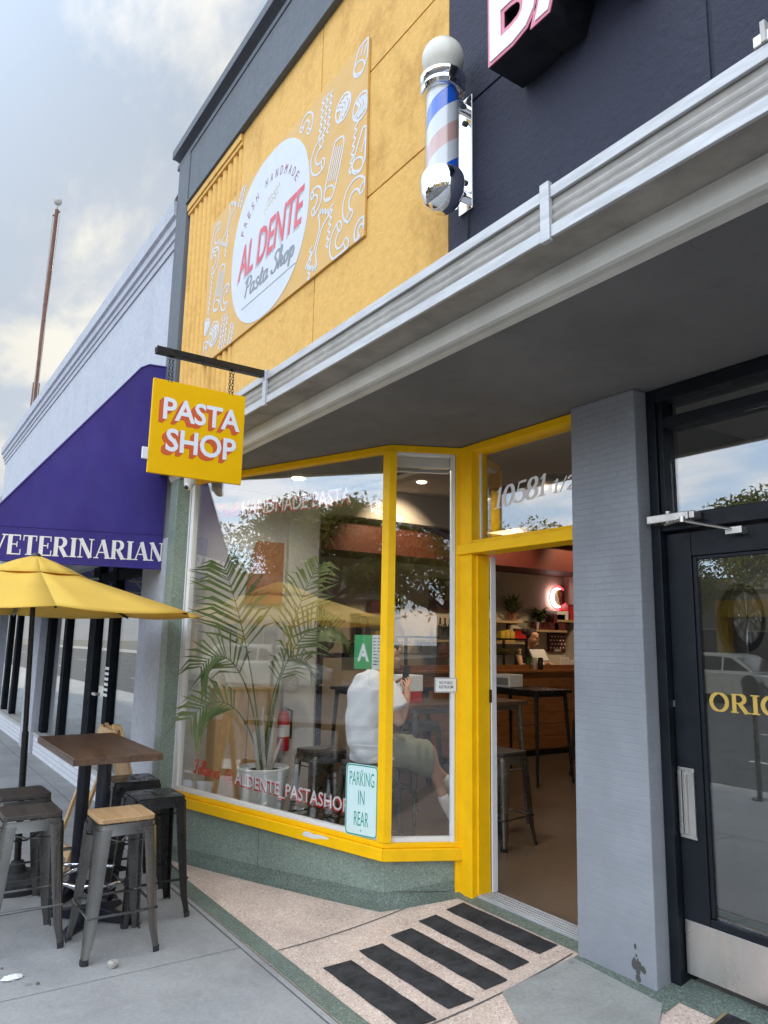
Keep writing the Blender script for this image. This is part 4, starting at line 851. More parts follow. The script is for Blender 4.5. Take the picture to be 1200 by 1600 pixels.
# ------------------------------------------------------------------ camera under the canopy, small bracket lights
sc_ = thing('security_camera', 'small white dome security camera under the canopy corner', 'camera', (-5.78, 1.99, 2.83))
MB().lathe([(0.0, 0.03), (0.032, 0.032), (0.047, 0.05), (0.05, 0.10), (0.054, 0.13)], (0, 0, 0), 24).build('housing', K['plastic_white'], sc_, local=True)
MB().ball((0.012, -0.012, 0.032), 0.036, 18, 12).build('eyeball', K['plastic_white'], sc_, local=True)
MB().ball((0.022, -0.03, 0.016), 0.02, 12, 8).build('lens', K['phone_black'], sc_, local=True)
fb = thing('wall_floodlight', 'small dark lamp arm sticking out of the grey corner pilaster', 'lamp', (-6.52, 1.98, 5.82))
MB().box(-6.62, -6.433, 1.97, 2.0, 5.85, 5.885).build('arm', K['black_metal'], fb); MB().box(-6.64, -6.58, 1.955, 2.015, 5.82, 5.849).build('lamp_head', K['black_metal'], fb, bevel=0.004)
fc = thing('fascia_floodlight', 'small metal lamp clipped on top of the canopy fascia', 'lamp', (-0.89, 1.79, 3.23))
MB().box(-0.91, -0.85, 1.775, 1.83, 3.228, 3.262).build('lamp_head', K['steel_brushed'], fc, bevel=0.004); MB().box(-0.885, -0.872, 1.77, 1.79, 3.2285, 3.29).build('clip', K['aluminium_dull'], fc)

# ------------------------------------------------------------------ window signs and lettering (on the inside face of the glass)
def W1(s, z, off=-0.024): return A+d1*s+n1*off+Z*z
OFF = -0.0245
hw = thing('window_lettering', 'red and white lettering along the top of the big shop window', 'lettering', tuple(W1(1.0, 2.6)))
sl_ = 0.0
mb = MB(); put_script(mb, 'Fresh', W1(0.32, 2.605), d1, Z, n1, 0.255, 0.105, 0.12, 0.001); mb.build('script_word', K['decal_red'], hw, smooth=False)
mb = MB(); put_text(mb, 'HANDMADE PASTA', W1(0.59, 2.588, OFF-0.001), d1, Z, n1, 1.09, 0.115, 0.001, weight=0.012); mb.build('red_shadow', K['decal_red'], hw, smooth=False)
mb = MB(); put_text(mb, 'HANDMADE PASTA', W1(0.60, 2.60), d1, Z, n1, 1.09, 0.115, 0.001, weight=0.0); mb.build('white_word', K['decal_white'], hw, smooth=False)
hw2 = thing('window_lettering', 'red and white lettering along the bottom of the big shop window', 'lettering', tuple(W1(1.0, 0.6)))
dn = (d1-Z*0.050).normalized()
mb = MB(); put_script(mb, 'Follow us', W1(0.215, 0.632), dn, Z, n1, 0.30, 0.10, 0.115, 0.001)
mb.ribbon(smooth_line([(0.055, 0.03), (0.045, 0.05), (0.025, 0.045), (0.02, 0.02), (0.04, 0.012), (0.055, 0.03), (0.06, 0.05), (0.062, 0.02), (0.08, 0.02), (0.085, 0.055), (0.055, 0.085), (0.015, 0.075), (0.0, 0.035), (0.015, -0.005), (0.06, -0.01)], 4), 0.011, W1(0.565, 0.608), dn, Z, n1, 0.0, 0.001)
mb.build('script_word', K['decal_red'], hw2, smooth=False)
mb = MB(); put_text(mb, 'ALDENTE_PASTASHOP', W1(0.66, 0.578, OFF-0.001), dn, Z, n1, 1.075, 0.103, 0.001, weight=0.02); mb.build('red_shadow', K['decal_red'], hw2, smooth=False)
mb = MB(); put_text(mb, 'ALDENTE_PASTASHOP', W1(0.668, 0.590), dn, Z, n1, 1.075, 0.103, 0.001, weight=0.008); mb.build('white_word', K['decal_white'], hw2, smooth=False)
def rrect(w, h, r, n=5):
    out = []
    for cx_, cy_, a0 in ((w-r, r, -90), (w-r, h-r, 0), (r, h-r, 90), (r, r, 180)):
        for i in range(n+1): out.append((cx_+r*math.cos(R(a0+90*i/n)), cy_+r*math.sin(R(a0+90*i/n))))
    return out
pk = thing('parking_sign', 'pale green parking notice with rounded corners in the corner of the window', 'sign', tuple(W1(1.87, 0.44, 0.0)))
PO = W1(1.745, 0.437, 0.012)
MB().prism(rrect(0.258, 0.434, 0.028), PO, d1, Z, n1, 0.003).build('plate', K['sign_pale'], pk, smooth=False)
mb = MB(); ring_o = rrect(0.244, 0.420, 0.023)
mb.ribbon([(x+0.007, y+0.007) for x, y in ring_o+ring_o[:1]], 0.0075, PO+n1*0.0031, d1, Z, n1, 0, 0.0006)
for t_, a, zz_, ww in (('PARKING', 0.03, 0.303, 0.198), ('IN', 0.103, 0.190, 0.05), ('REAR', 0.072, 0.062, 0.115)): put_text(mb, t_, PO+d1*a+Z*zz_+n1*0.0031, d1, Z, n1, ww, 0.085, 0.0006, weight=-0.004)
for zz_ in (0.395, 0.035): mb.prism([(0.005*math.cos(q), 0.005*math.sin(q)) for q in [k*math.pi/4 for k in range(8)]], PO+d1*0.129+Z*zz_+n1*0.0031, d1, Z, n1, 0.0015)
mb.build('green_lettering', K['sign_green'], pk, smooth=False)
gc = thing('grade_card', 'green and white grade card with a big white A inside the window', 'sign', tuple(W1(1.87, 1.46)))
GO = W1(1.757, 1.468)
MB().prism([(0, 0), (0.148, 0), (0.148, 0.222), (0, 0.222)], GO, d1, Z, n1, 0.001).build('green_card', K['grade_green'], gc, smooth=False)
MB().prism([(0.149, 0), (0.255, 0), (0.255, 0.222), (0.149, 0.222)], GO, d1, Z, n1, 0.001).build('white_card', K['paper'], gc, smooth=False)
mb = MB(); put_text(mb, 'A', GO+d1*0.027+Z*0.05+n1*0.0011, d1, Z, n1, 0.096, 0.115, 0.0006, weight=0.03); mb.build('white_letter', K['decal_white'], gc, smooth=False)
mb = MB()
for i in range(9):
    zz_ = 0.198-i*0.021
    for j in range(3 if i < 5 else 1): mb.prism([(0.158+j*0.033, zz_), (0.158+j*0.033+(0.02 if i < 5 else rnd.uniform(0.05, 0.085)), zz_), (0.158+j*0.033+0.02, zz_+0.006), (0.158+j*0.033, zz_+0.006)], GO+n1*0.0011, d1, Z, n1, 0.0004)
mb.build('fine_print', K['print_dark'], gc, smooth=False)
rs = thing('restroom_sign', 'small white restroom notice on the narrow window', 'sign', tuple(B+d2*0.36+Z*1.33))
RO = B+d2*0.305+n2*0.016+Z*1.335
MB().prism(rrect(0.145, 0.092, 0.006), RO, d2, Z, n2, 0.004).build('plate', K['paper'], rs, smooth=False)
mb = MB(); ro_ = rrect(0.137, 0.084, 0.005); mb.ribbon([(x+0.004, y+0.004) for x, y in ro_+ro_[:1]], 0.0025, RO+n2*0.0041, d2, Z, n2, 0, 0.0004)
put_text(mb, 'NO PUBLIC', RO+d2*0.03+Z*0.052+n2*0.0041, d2, Z, n2, 0.088, 0.018, 0.0005, weight=0.008); put_text(mb, 'RESTROOM', RO+d2*0.028+Z*0.025+n2*0.0041, d2, Z, n2, 0.092, 0.018, 0.0005, weight=0.008)
mb.build('dark_lettering', K['print_dark'], rs, smooth=False)

# ------------------------------------------------------------------ the veterinary building next door
vet = thing('veterinary_building', 'long white stucco building next door with a stepped cornice', 'building', (-12, 2.3, 0))
def V(name, mb, mat, bevel=0.0, **k): return mb.build(name, K[mat], vet, bevel=bevel, **k)
V('upper_wall', MB().box(-17.9, -6.436, 2.0, 2.3, 2.5, 5.34).box(-17.9, -6.44, 2.301, 12, 3.7, 5.2), 'white_stucco', 0.01)
co = MB(); co.prism([(2.02, 5.33), (1.985, 5.335), (1.98, 5.40), (1.965, 5.405), (1.96, 5.455), (1.935, 5.47), (1.93, 5.54), (1.90, 5.56), (1.89, 5.70), (2.4, 5.70), (2.4, 5.33)], (-17.95, 0, 0), Y, Z, X, 11.514)
V('cornice', co, 'white_stucco')
for a, b_ in ((-6.95, -6.121), (-12.7, -11.85), (-17.9, -17.2)): V('pilaster', MB().box(a, b_, 2.0, 2.3, 0.0, 2.498), 'white_stucco', 0.008)
V('brick_base', MB().box(-11.849, -6.951, 2.05, 2.25, 0, 0.26).box(-17.2, -12.701, 2.05, 2.25, 0, 0.26), 'white_brick')
V('window_ledge', MB().box(-11.849, -6.951, 2.03, 2.26, 0.261, 0.30).box(-17.2, -12.701, 2.03, 2.26, 0.261, 0.30), 'aluminium_dull', 0.004)
bars = MB()
for a, b_ in ((-15.7, -15.5), (-14.75, -14.55), (-11.849, -11.62), (-10.68, -10.5), (-9.28, -8.98), (-8.41, -8.24), (-7.0, -6.951)): bars.box(a, b_, 2.10, 2.2, 0.3005, 2.45)
bars.box(-11.848, -6.952, 2.11, 2.19, 2.25, 2.36).box(-17.199, -12.702, 2.11, 2.19, 2.25, 2.36)
V('dark_mullion', bars, 'mullion_black', 0.004)
gp = MB(); gp.box(-11.846, -6.952, 2.145, 2.155, 0.301, 2.498).box(-17.198, -12.702, 2.145, 2.155, 0.301, 2.498); V('window_pane', gp, 'vet_glass', smooth=False)
V('door_handle', MB().box(-8.66, -8.5, 2.04, 2.09, 1.02, 1.05), 'steel_brushed', 0.004)
V('interior', MB().box(-17.3, -6.3, 3.45, 3.5, 0, 3.0).box(-17.3, -6.3, 2.25, 3.5, -0.02, 0.02).box(-17.3, -6.3, 2.301, 3.5, 2.6, 2.65).box(-17.35, -17.3, 2.3, 3.5, 0, 2.6).box(-6.33, -6.28, 2.31, 3.5, 0.02, 2.6), 'vet_interior')
od = MB()
for i in range(6): od.box(-8.40, -8.25, 2.0985, 2.0995, 1.30-i*0.055, 1.30-i*0.055+0.03)
V('door_notice', od, 'paper', smooth=False)
vb = MB()
for i in range(26): vb.obox((-8.2, 2.22, 1.0+i*0.046), (1.15, 0, 0), (0, 0.03, 0.014), (0, 0, 0.002))
V('window_blind', vb, 'interior_grey', smooth=False)
n3 = thing('far_building', 'pale building at the far end beyond the white cornice', 'building', (-23, 3, 0))
MB().box(-32, -17.96, 2.05, 10, 0, 4.6).build('wall', K['white_stucco'], n3, bevel=0.02)
MB().box(-17.75, -16.95, 2.6, 3.6, 5.2, 5.98).build('roof_box', K['white_stucco'], n3, bevel=0.02); MB().box(-17.85, -16.85, 2.5, 3.7, 5.981, 6.1).build('roof_cap', K['white_stucco'], n3, bevel=0.02)
MB().box(-32.05, -17.955, 2.0, 2.049, 4.4, 4.65).build('coping', K['house_grey'], n3)
wn = MB()
for i in range(4): wn.box(-31+i*3.4, -28.4+i*3.4, 2.04, 2.0495, 0.5, 2.4)
wn.build('window', K['car_glass'], n3, smooth=False)
# awning: its end panel faces the camera
aw = thing('awning', 'dark purple blue cloth awning with white serif letters on its end', 'awning', (-12, 1.9, 2.2))
pr_ = [(1.995, 4.05), (1.77, 4.035), (1.70, 3.99), (1.15, 3.245), (0.40, 2.236), (0.405, 2.212), (1.2, 2.222), (1.995, 2.232)]
def aw_bulge(y, z): return 0.012*math.sin((y-0.5)*4.2)*math.sin((z-2.2)*1.6)
AX = -6.40
mb = MB(); mb.prism(pr_, (AX, 0, 0), Y, Z, -X, 0.006); endp = mb.build('end_panel', K['awning_cloth'], aw, smooth=False)
top = MB()
for a, b_ in zip(pr_[:5], pr_[1:6]): top.hexa([(AX, a[0], a[1]), (AX, b_[0], b_[1]), (-17, b_[0], b_[1]), (-17, a[0], a[1])], [(AX, a[0]-0.001, a[1]+0.006), (AX, b_[0]-0.004, b_[1]+0.003), (-17, b_[0]-0.004, b_[1]+0.003), (-17, a[0]-0.001, a[1]+0.006)])
top.build('sloping_cloth', K['awning_cloth'], aw, smooth=False)
pipe = MB()
for q in range(len(pr_)-1): pipe.tube([(AX+0.002, pr_[q][0], pr_[q][1]), (AX+0.002, pr_[q+1][0], pr_[q+1][1])], 0.008, 6)
pipe.tube([(AX+0.0015, 0.568, 2.478), (AX+0.0015, 1.99, 2.528)], 0.0035, 5)
pipe.build('piping', K['awning_cloth'], aw)
frm = MB()
for xx in (-8.5, -10.6, -12.7, -14.8): frm.tube([(xx, 1.98, 4.0), (xx, 0.62, 2.43), (xx, 0.62, 2.26), (xx, 1.98, 2.27)], 0.018, 6)
frm.build('frame', K['aluminium_dull'], aw)
mb = MB(); put_serif(mb, 'VETERINARIAN', (AX+0.0015, 0.655, 2.262), Y+Z*0.028, Z, X, 1.36, 0.155, 0.001); mb.build('white_lettering', K['decal_white'], aw, smooth=False)
# flagpole
fp = thing('flagpole', 'thin leaning brown flagpole with a ball on top above the white cornice', 'flagpole', (-19.25, 2.6, 5.2))
b0, b1 = Vector((-19.25, 2.6, 5.2)), Vector((-18.54, 2.6, 12.0)); mid = b0.lerp(b1, 0.36)
MB().tube([b0, mid, mid+Vector((0.001, 0, 0.02)), b1], [0.085, 0.08, 0.055, 0.045], 10).build('pole', K['rust_brown'], fp)
MB().ball(b1+Vector((0.02, 0, 0.20)), 0.095, 16, 10).tube([b1, b1+Vector((0.015, 0, 0.15))], 0.02, 8).build('ball_finial', K['rope'], fp)
MB().tube([b1+Vector((-0.14, -0.06, -0.12)), b1+Vector((0.1, 0.06, -0.08))], 0.02, 6).build('truck', K['rust_brown'], fp)
MB().tube([b1+Vector((-0.14, -0.06, -0.12)), b0.lerp(b1, 0.5)+Vector((0.0, -0.05, 0)), b0+Vector((0.3, -0.05, 0.3))], 0.009, 5).tube([b1+Vector((0.12, 0.06, -0.08)), b0.lerp(b1, 0.5)+Vector((0.22, 0.0, 0)), b0+Vector((0.62, 0.0, 0.3))], 0.009, 5).build('halyard', K['rope'], fp)
# ------------------------------------------------------------------ stools
HS = 0.69
def rr_poly(h, r, n=4):
    return [(x-h, y-h) for x, y in rrect(2*h, 2*h, r, n)]
def make_stool(label, metal, top, loc, group):
    t = thing('bar_stool', label, 'stool', (0, 0, 0), 0, group)
    zt = HS-(0.026 if top else 0.0)
    if top:
        MB().prism(rr_poly(0.150, 0.028), (0, 0, zt), X, Y, Z, 0.026).build('seat', K[top], t, local=True, bevel=0.005)
    else:
        s_ = MB().prism(rr_poly(0.148, 0.03), (0, 0, zt-0.004), X, Y, Z, 0.004)
        o = s_.build('seat', K[metal], t, local=True, bevel=0.002)
        MB().prism([(x*0.016-0.0, y*0.055) for x, y in rr_poly(1.0, 0.95)], (0, 0, zt+0.0004), Y, X, Z, 0.0006).build('hand_slot', K['joint_dark'], t, local=True) if False else MB().prism([(0.052*math.cos(q)*1.0, 0.015*math.sin(q)) for q in [k*math.pi/10 for k in range(20)]], (0, 0, zt), X, Y, Z, 0.0012).build('hand_slot', K['letter_black'], t, local=True)
    # rim: pressed skirt under the seat
    rim = MB()
    outer0, outer1 = rr_poly(0.152, 0.034), rr_poly(0.160, 0.036)
    k = len(rim.v); n = len(outer0)
    for pl, z in ((outer0, zt-0.004), (outer0, zt-0.012), (outer1, zt-0.062), ([(x*0.975, y*0.975) for x, y in outer1], zt-0.062), ([(x*0.96, y*0.96) for x, y in outer0], zt-0.008)):
        rim.v += [(x, y, z) for x, y in pl]
    for r_ in range(4): rim.f += [(k+r_*n+i, k+r_*n+(i+1) % n, k+(r_+1)*n+(i+1) % n, k+(r_+1)*n+i) for i in range(n)]
    rim.build('apron', K[metal], t, local=True)
    for sx in (-1, 1):
        for sy in (-1, 1):
            lg = MB()
            def sec(h, w, r, z, th=0.0):
                # folded channel with a rounded outer corner: outer edge points then inner
                pts = [(h, h-w), (h, h-r), (h-r*0.3, h-r*0.3), (h-r, h), (h-w, h)]
                inn = [(h-w, h-0.006), (h-r*1.1, h-0.007), (h-r*0.42, h-r*0.42), (h-0.007, h-r*1.1), (h-0.006, h-w)]
                return [(sx*x, sy*y, z) for x, y in pts+inn]
            lv = [(0.160, 0.078, 0.030, zt-0.03), (0.162, 0.074, 0.030, zt-0.062), (0.174, 0.062, 0.026, 0.36), (0.188, 0.048, 0.022, 0.12), (0.196, 0.038, 0.018, 0.05), (0.2, 0.034, 0.016, 0.0)]
            rows = [sec(*a) for a in lv]; m = 10
            for r_ in rows: lg.v += r_
            for i in range(len(rows)-1):
                for j in range(m): lg.f.append((i*m+j, i*m+(j+1) % m, (i+1)*m+(j+1) % m, (i+1)*m+j))
            lo = lg.build('leg', K[metal], t, local=True, angle=50)
            rows2 = [[(p[0]*1.008, p[1]*1.008, z) for p in sec(0.2, 0.036, 0.016, 0)] for z in (0.001, 0.028)]
            fm = MB(); fm.v += rows2[0]+rows2[1]; fm.f += [(j, (j+1) % m, m+(j+1) % m, m+j) for j in range(m)]+[tuple(range(m)), tuple(range(m, 2*m))]
            fm.build('rubber_foot', K['rubber_black'], lo, local=True)
            # weld seam marks / rib on the leg
    zr = 0.215; hr = 0.178
    for a, b_ in (((-hr, -hr), (hr, -hr)), ((hr, -hr), (hr, hr)), ((hr, hr), (-hr, hr)), ((-hr, hr), (-hr, -hr))):
        MB().tube([(a[0], a[1], zr), (b_[0], b_[1], zr)], 0.0075, 6).build('foot_rail', K[metal], t, local=True)
    MB().tube([(-0.15, -0.15, zt-0.10), (0, 0, zt-0.13), (0.15, 0.15, zt-0.10)], 0.005, 5).tube([(-0.15, 0.15, zt-0.10), (0, 0, zt-0.137), (0.15, -0.15, zt-0.10)], 0.005, 5).build('cross_brace', K[metal], t, local=True)
    t.location = loc; WM[t.name] = Matrix.Translation(loc); return t
SG = 'bar stools around the outdoor table'
st1 = make_stool('gunmetal bar stool with a light oak seat in front of the table', 'gunmetal', 'seat_oak', (-4.43, 1.255, 0), SG)
st2 = make_stool('gunmetal bar stool with dark wood seat nearest the left picture edge', 'gunmetal', 'seat_dark', (-4.735, 0.835, 0), SG)
st3 = dup(st2, (-5.29, 0.875, 0), 0.03, 'gunmetal bar stool with dark wood seat beside the umbrella base', SG)
st4 = make_stool('all black metal bar stool nearest the shop window sill', 'black_metal', None, (-4.83, 1.565, 0), SG)
st5 = dup(st4, (-5.42, 1.60, 0), -0.04, 'all black metal bar stool behind the table beside the granite pier', SG)
# ------------------------------------------------------------------ outdoor table with two pedestals
tb = thing('bar_table', 'brown wood topped bar table on two dark pedestals outside the window', 'table', (-5.11, 1.26, 0))
MB().box(-5.665, -4.555, 1.01, 1.51, 0.932, 0.972).build('tabletop', K['table_wood'], tb, bevel=0.005)
MB().box(-5.668, -4.552, 1.007, 1.0095, 0.931, 0.962).box(-4.5545, -4.552, 1.007, 1.513, 0.931, 0.962).build('edge_band', K['table_wood'], tb)
for px in (-4.865, -5.36):
    MB().tube([(px, 1.26, 0.06), (px, 1.26, 0.905)], 0.041, 20).build('post', K['post_blue_black'], tb)
    MB().box(px-0.14, px+0.14, 1.12, 1.40, 0.905, 0.931).build('top_plate', K['post_blue_black'], tb, bevel=0.004)
    bs = MB()
    for a in (45, 135, 225, 315):
        c, s_ = math.cos(R(a)), math.sin(R(a)); p = lambda r, w, z: (px+c*r-s_*w, 1.26+s_*r+c*w, z)
        bs.hexa([p(0.03, -0.03, 0.012), p(0.30, -0.024, 0.0), p(0.30, 0.024, 0.0), p(0.03, 0.03, 0.012)], [p(0.03, -0.03, 0.085), p(0.27, -0.022, 0.035), p(0.27, 0.022, 0.035), p(0.03, 0.03, 0.085)])
    bs.tube([(px, 1.26, 0.01), (px, 1.26, 0.10)], 0.05, 16).build('cross_base', K['post_blue_black'], tb, bevel=0.004)
    MB().tube([(px+0.2*math.cos(R(a)), 1.26+0.2*math.sin(R(a)), 0.245) for a in range(0, 360, 12)], 0.0125, 10, True).build('foot_ring', K['chrome'], tb)
    sp = MB()
    for a in (30, 150, 270): sp.tube([(px+0.03*math.cos(R(a)), 1.26+0.03*math.sin(R(a)), 0.13), (px+0.19*math.cos(R(a)), 1.26+0.19*math.sin(R(a)), 0.24)], 0.008, 6)
    sp.build('ring_spoke', K['chrome'], tb)
# ------------------------------------------------------------------ umbrella
um = thing('patio_umbrella', 'open yellow patio umbrella on a dark pole over the table', 'umbrella', (-5.75, 0.97, 0))
UC = Vector((-5.66, 0.885, 0)); pb = Vector((-5.75, 0.97, 0))
va = math.atan2(-UC.y, -UC.x)
vert = []
for i in range(8):
    a = va+R(6)-0+R(45)*i*1.0+0
    # right-hand side of the view is +y: angles grow clockwise seen from above
    a = va+R(6)-R(45)*(-i)
    vert.append(a)
RU, ZT, ZR = 1.20, 2.15, 1.815
nseg = 6
mb = MB(); rows = []
def rim_pt(i, f, r): # point at radial fraction r along panel i at fraction f across
    a0, a1 = vert[i], vert[(i+1) % 8]
    p0 = Vector((math.cos(a0), math.sin(a0), 0)); p1 = Vector((math.cos(a1), math.sin(a1), 0)); p = p0.lerp(p1, f)
    sag = 0.03*math.sin(math.pi*f)*math.sin(math.pi*min(1, r*0.62))
    h = ZT-(ZT-ZR)*(r**1.04)
    return UC+p*(RU*r*(1-0.03*math.sin(math.pi*f)*r))+Z*(h-sag*0.8)
rs_ = [0.02, 0.2, 0.4, 0.6, 0.8, 0.93, 1.0]; fs_ = [0, 0.25, 0.5, 0.75, 1.0]
for i in range(8):
    k = len(mb.v)
    for r_ in rs_:
        for f in fs_: mb.v.append(tuple(rim_pt(i, f, r_)))
    for a in range(len(rs_)-1):
        for b_ in range(len(fs_)-1): mb.f.append((k+a*5+b_, k+a*5+b_+1, k+(a+1)*5+b_+1, k+(a+1)*5+b_))
cn = mb.build('canopy', K['umbrella_cloth'], um, angle=12)
so_ = cn.modifiers.new('thickness', 'SOLIDIFY'); so_.thickness = 0.004
mb = MB()
for i in range(8):
    k = len(mb.v)
    for r_, dz in ((0.0, 0.055), (0.1, 0.045), (0.2, 0.026), (0.29, 0.006)):
        for f in fs_:
            p = rim_pt(i, f, max(r_, 0.001)); mb.v.append((p.x, p.y, p.z+dz-0.012*math.sin(math.pi*f)*-1*(r_ > 0.25)))
    for a in range(3):
        for b_ in range(4): mb.f.append((k+a*5+b_, k+a*5+b_+1, k+(a+1)*5+b_+1, k+(a+1)*5+b_))
vn = mb.build('vent_cap', K['umbrella_cloth'], um, angle=12); so_ = vn.modifiers.new('thickness', 'SOLIDIFY'); so_.thickness = 0.003
ptop = UC+Z*2.30
MB().tube([pb+Z*0.1, pb.lerp(UC, 0.42)+Z*1.0], 0.0225, 12).tube([pb.lerp(UC, 0.42)+Z*0.97, UC+Z*2.17], 0.0175, 12).build('pole', K['black_metal'], um)
MB().tube([UC+Z*2.195, UC+Z*2.215], [0.04, 0.02], 10).build('finial', K['black_metal'], um)
for i in range(8):
    e = rim_pt(i, 0, 0.985)-Z*0.014; m_ = rim_pt(i, 0, 0.52)-Z*0.016; s0 = rim_pt(i, 0, 0.03)-Z*0.014
    MB().tube([s0, m_, e], 0.0085, 6).build('rib', K['black_metal'], um); MB().tube([UC+Z*1.88, rim_pt(i, 0, 0.66)-Z*0.02], 0.008, 6).build('strut', K['black_metal'], um)
MB().tube([UC+Z*1.86, UC+Z*1.91], 0.034, 12).build('runner_hub', K['black_metal'], um)
MB().lathe([(0.0, 0.0), (0.235, 0.0), (0.24, 0.03), (0.225, 0.06), (0.14, 0.085), (0.06, 0.095), (0.04, 0.16), (0.03, 0.165)], tuple(pb), 32).build('weighted_base', K['rubber_black'], um)
# ------------------------------------------------------------------ folding wooden sandwich board
ab = thing('sandwich_board', 'folding pine sandwich board standing behind the table', 'sandwich board', (-5.98, 1.56, 0))
def leg_frame(sgn, name):
    yb_, yt = 1.56+sgn*0.31, 1.56+sgn*0.015
    w = Vector((0, yt-yb_, 0.98)); wn_ = w.normalized(); nrm = Vector((0, wn_.z, -wn_.y))
    for xx in (-6.20, -5.80): MB().obox((xx, yb_, 0.0), (0.045, 0, 0), w, nrm*0.022).build('stile', K['pine'], ab, bevel=0.003)
    for f in (0.12, 0.50, 0.93): MB().obox(Vector((-6.154, yb_, 0.0))+w*f, (0.353, 0, 0), wn_*0.06, nrm*0.02).build('crossbar', K['pine'], ab, bevel=0.003)
    return w, wn_, nrm, yb_
leg_frame(-1, 'a'); w_, wn_, nrm, yb_ = leg_frame(1, 'b')
MB().obox(Vector((-6.155, yb_, 0.0))+w_*0.57+nrm*0.004, (0.355, 0, 0), w_*0.355, nrm*0.01).build('board', K['plywood'], ab)
MB().obox(Vector((-5.83, 1.535, 0.975)), (0.08, 0, 0), (0, 0.05, 0), (0, 0, 0.035)).build('top_block', K['pine'], ab, bevel=0.004)
# ------------------------------------------------------------------ anti slip strips and mat in front of the doors
for i, (x0, x1, y0, y1, lab) in enumerate(((-3.575, -2.86, 2.085, 2.245, 'black anti slip strip nearest the sidewalk'), (-3.635, -2.885, 2.335, 2.478, 'second black anti slip strip from the sidewalk'),
        (-3.675, -2.90, 2.57, 2.705, 'middle one of the five black anti slip strips'), (-3.70, -2.94, 2.785, 2.90, 'second black anti slip strip from the doorway'), (-3.69, -2.945, 2.98, 3.10, 'black anti slip strip nearest the doorway'))):
    mb = MB(); n_ = 6
    sk = 0.02*(0.5-rnd.random())
    for lay in (0.0035, 0.0065):
        for a in range(n_+1):
            y = y0+(y1-y0)*a/n_
            for q in range(9):
                x = x0+(x1-x0)*q/8; mb.v.append((x+0.004*math.sin(q*1.7+i)+0.012*(a/n_), y+sk*(x-x0)+0.003*math.sin(q*2.3+i*2), g(y)+lay))
    W_ = 9; off = (n_+1)*W_
    for a in range(n_):
        for q in range(8): mb.f += [(a*W_+q, (a+1)*W_+q, (a+1)*W_+q+1, a*W_+q+1), (off+a*W_+q, off+a*W_+q+1, off+(a+1)*W_+q+1, off+(a+1)*W_+q)]
    ring = [q for q in range(8)]+[a*W_+8 for a in range(n_)]+[n_*W_+q for q in range(8, 0, -1)]+[a*W_ for a in range(n_, 0, -1)]
    for a, b_ in zip(ring, ring[1:]+ring[:1]): mb.f.append((a, b_, off+b_, off+a))
    o = mb.build('anti_slip_strip', K['rubber_black']); props(o, lab, 'strip', 'anti slip strips at the pasta shop door')
mt = thing('door_mat', 'dark door mat with a brass edge at the barber door', 'mat', (-1.7, 3.0, g(3.0)))
MB().obox((-2.02, 2.98, g(2.98)+0.006), (1.0, 0, 0), (0, 0.17, g(3.15)-g(2.98)), (0, 0, 0.008)).build('mat', K['rubber_black'], mt)
MB().obox((-2.035, 2.965, g(2.965)+0.006), (1.03, 0, 0), (0, 0.012, 0.002), (0, 0, 0.008)).obox((-2.035, 2.9775, g(2.98)+0.006), (0.013, 0, 0), (0, 0.17, g(3.15)-g(2.98)), (0, 0, 0.008)).build('brass_edge', K['brass'], mt)
# ------------------------------------------------------------------ litter
def crumple(name, c, r, sc, mat, label, cat, seed):
    q = random.Random(seed); mb = MB().ball((0, 0, 0), r, 12, 8, sc)
    mb.v = [(x*(1+q.uniform(-.28, .28))+c[0], y*(1+q.uniform(-.28, .28))+c[1], z*(1+q.uniform(-.3, .3))+c[2]) for x, y, z in mb.v]
    o = mb.build(name, K[mat], smooth=False); props(o, label, cat); return o
crumple('crumpled_leaf', (-4.15, 1.19, 0.018), 0.024, (1.1, 1, 0.8), 'rope', 'crumpled dry leaf on the sidewalk in front of the oak seat stool', 'leaf', 3)
crumple('paper_scrap', (-4.27, 0.745, 0.008), 0.036, (0.8, 1.25, 0.28), 'paper', 'white paper scrap on the sidewalk at the left edge', 'litter', 5)
for k, (x, y, r, m_, lb) in enumerate(((-4.15, 0.84, 0.009, 'bark', 'small dark leaf bit beside the white paper scrap'), (-4.52, 0.68, 0.009, 'paper', 'tiny pale crumb on the sidewalk under the left stool'), (-4.42, 0.72, 0.007, 'bark', 'tiny dark crumb on the sidewalk left of the oak seat stool'))):
    crumple('litter_bit', (x, y, r*0.4), r, (1.2, 0.9, 0.5), m_, lb, 'litter', 10+k)
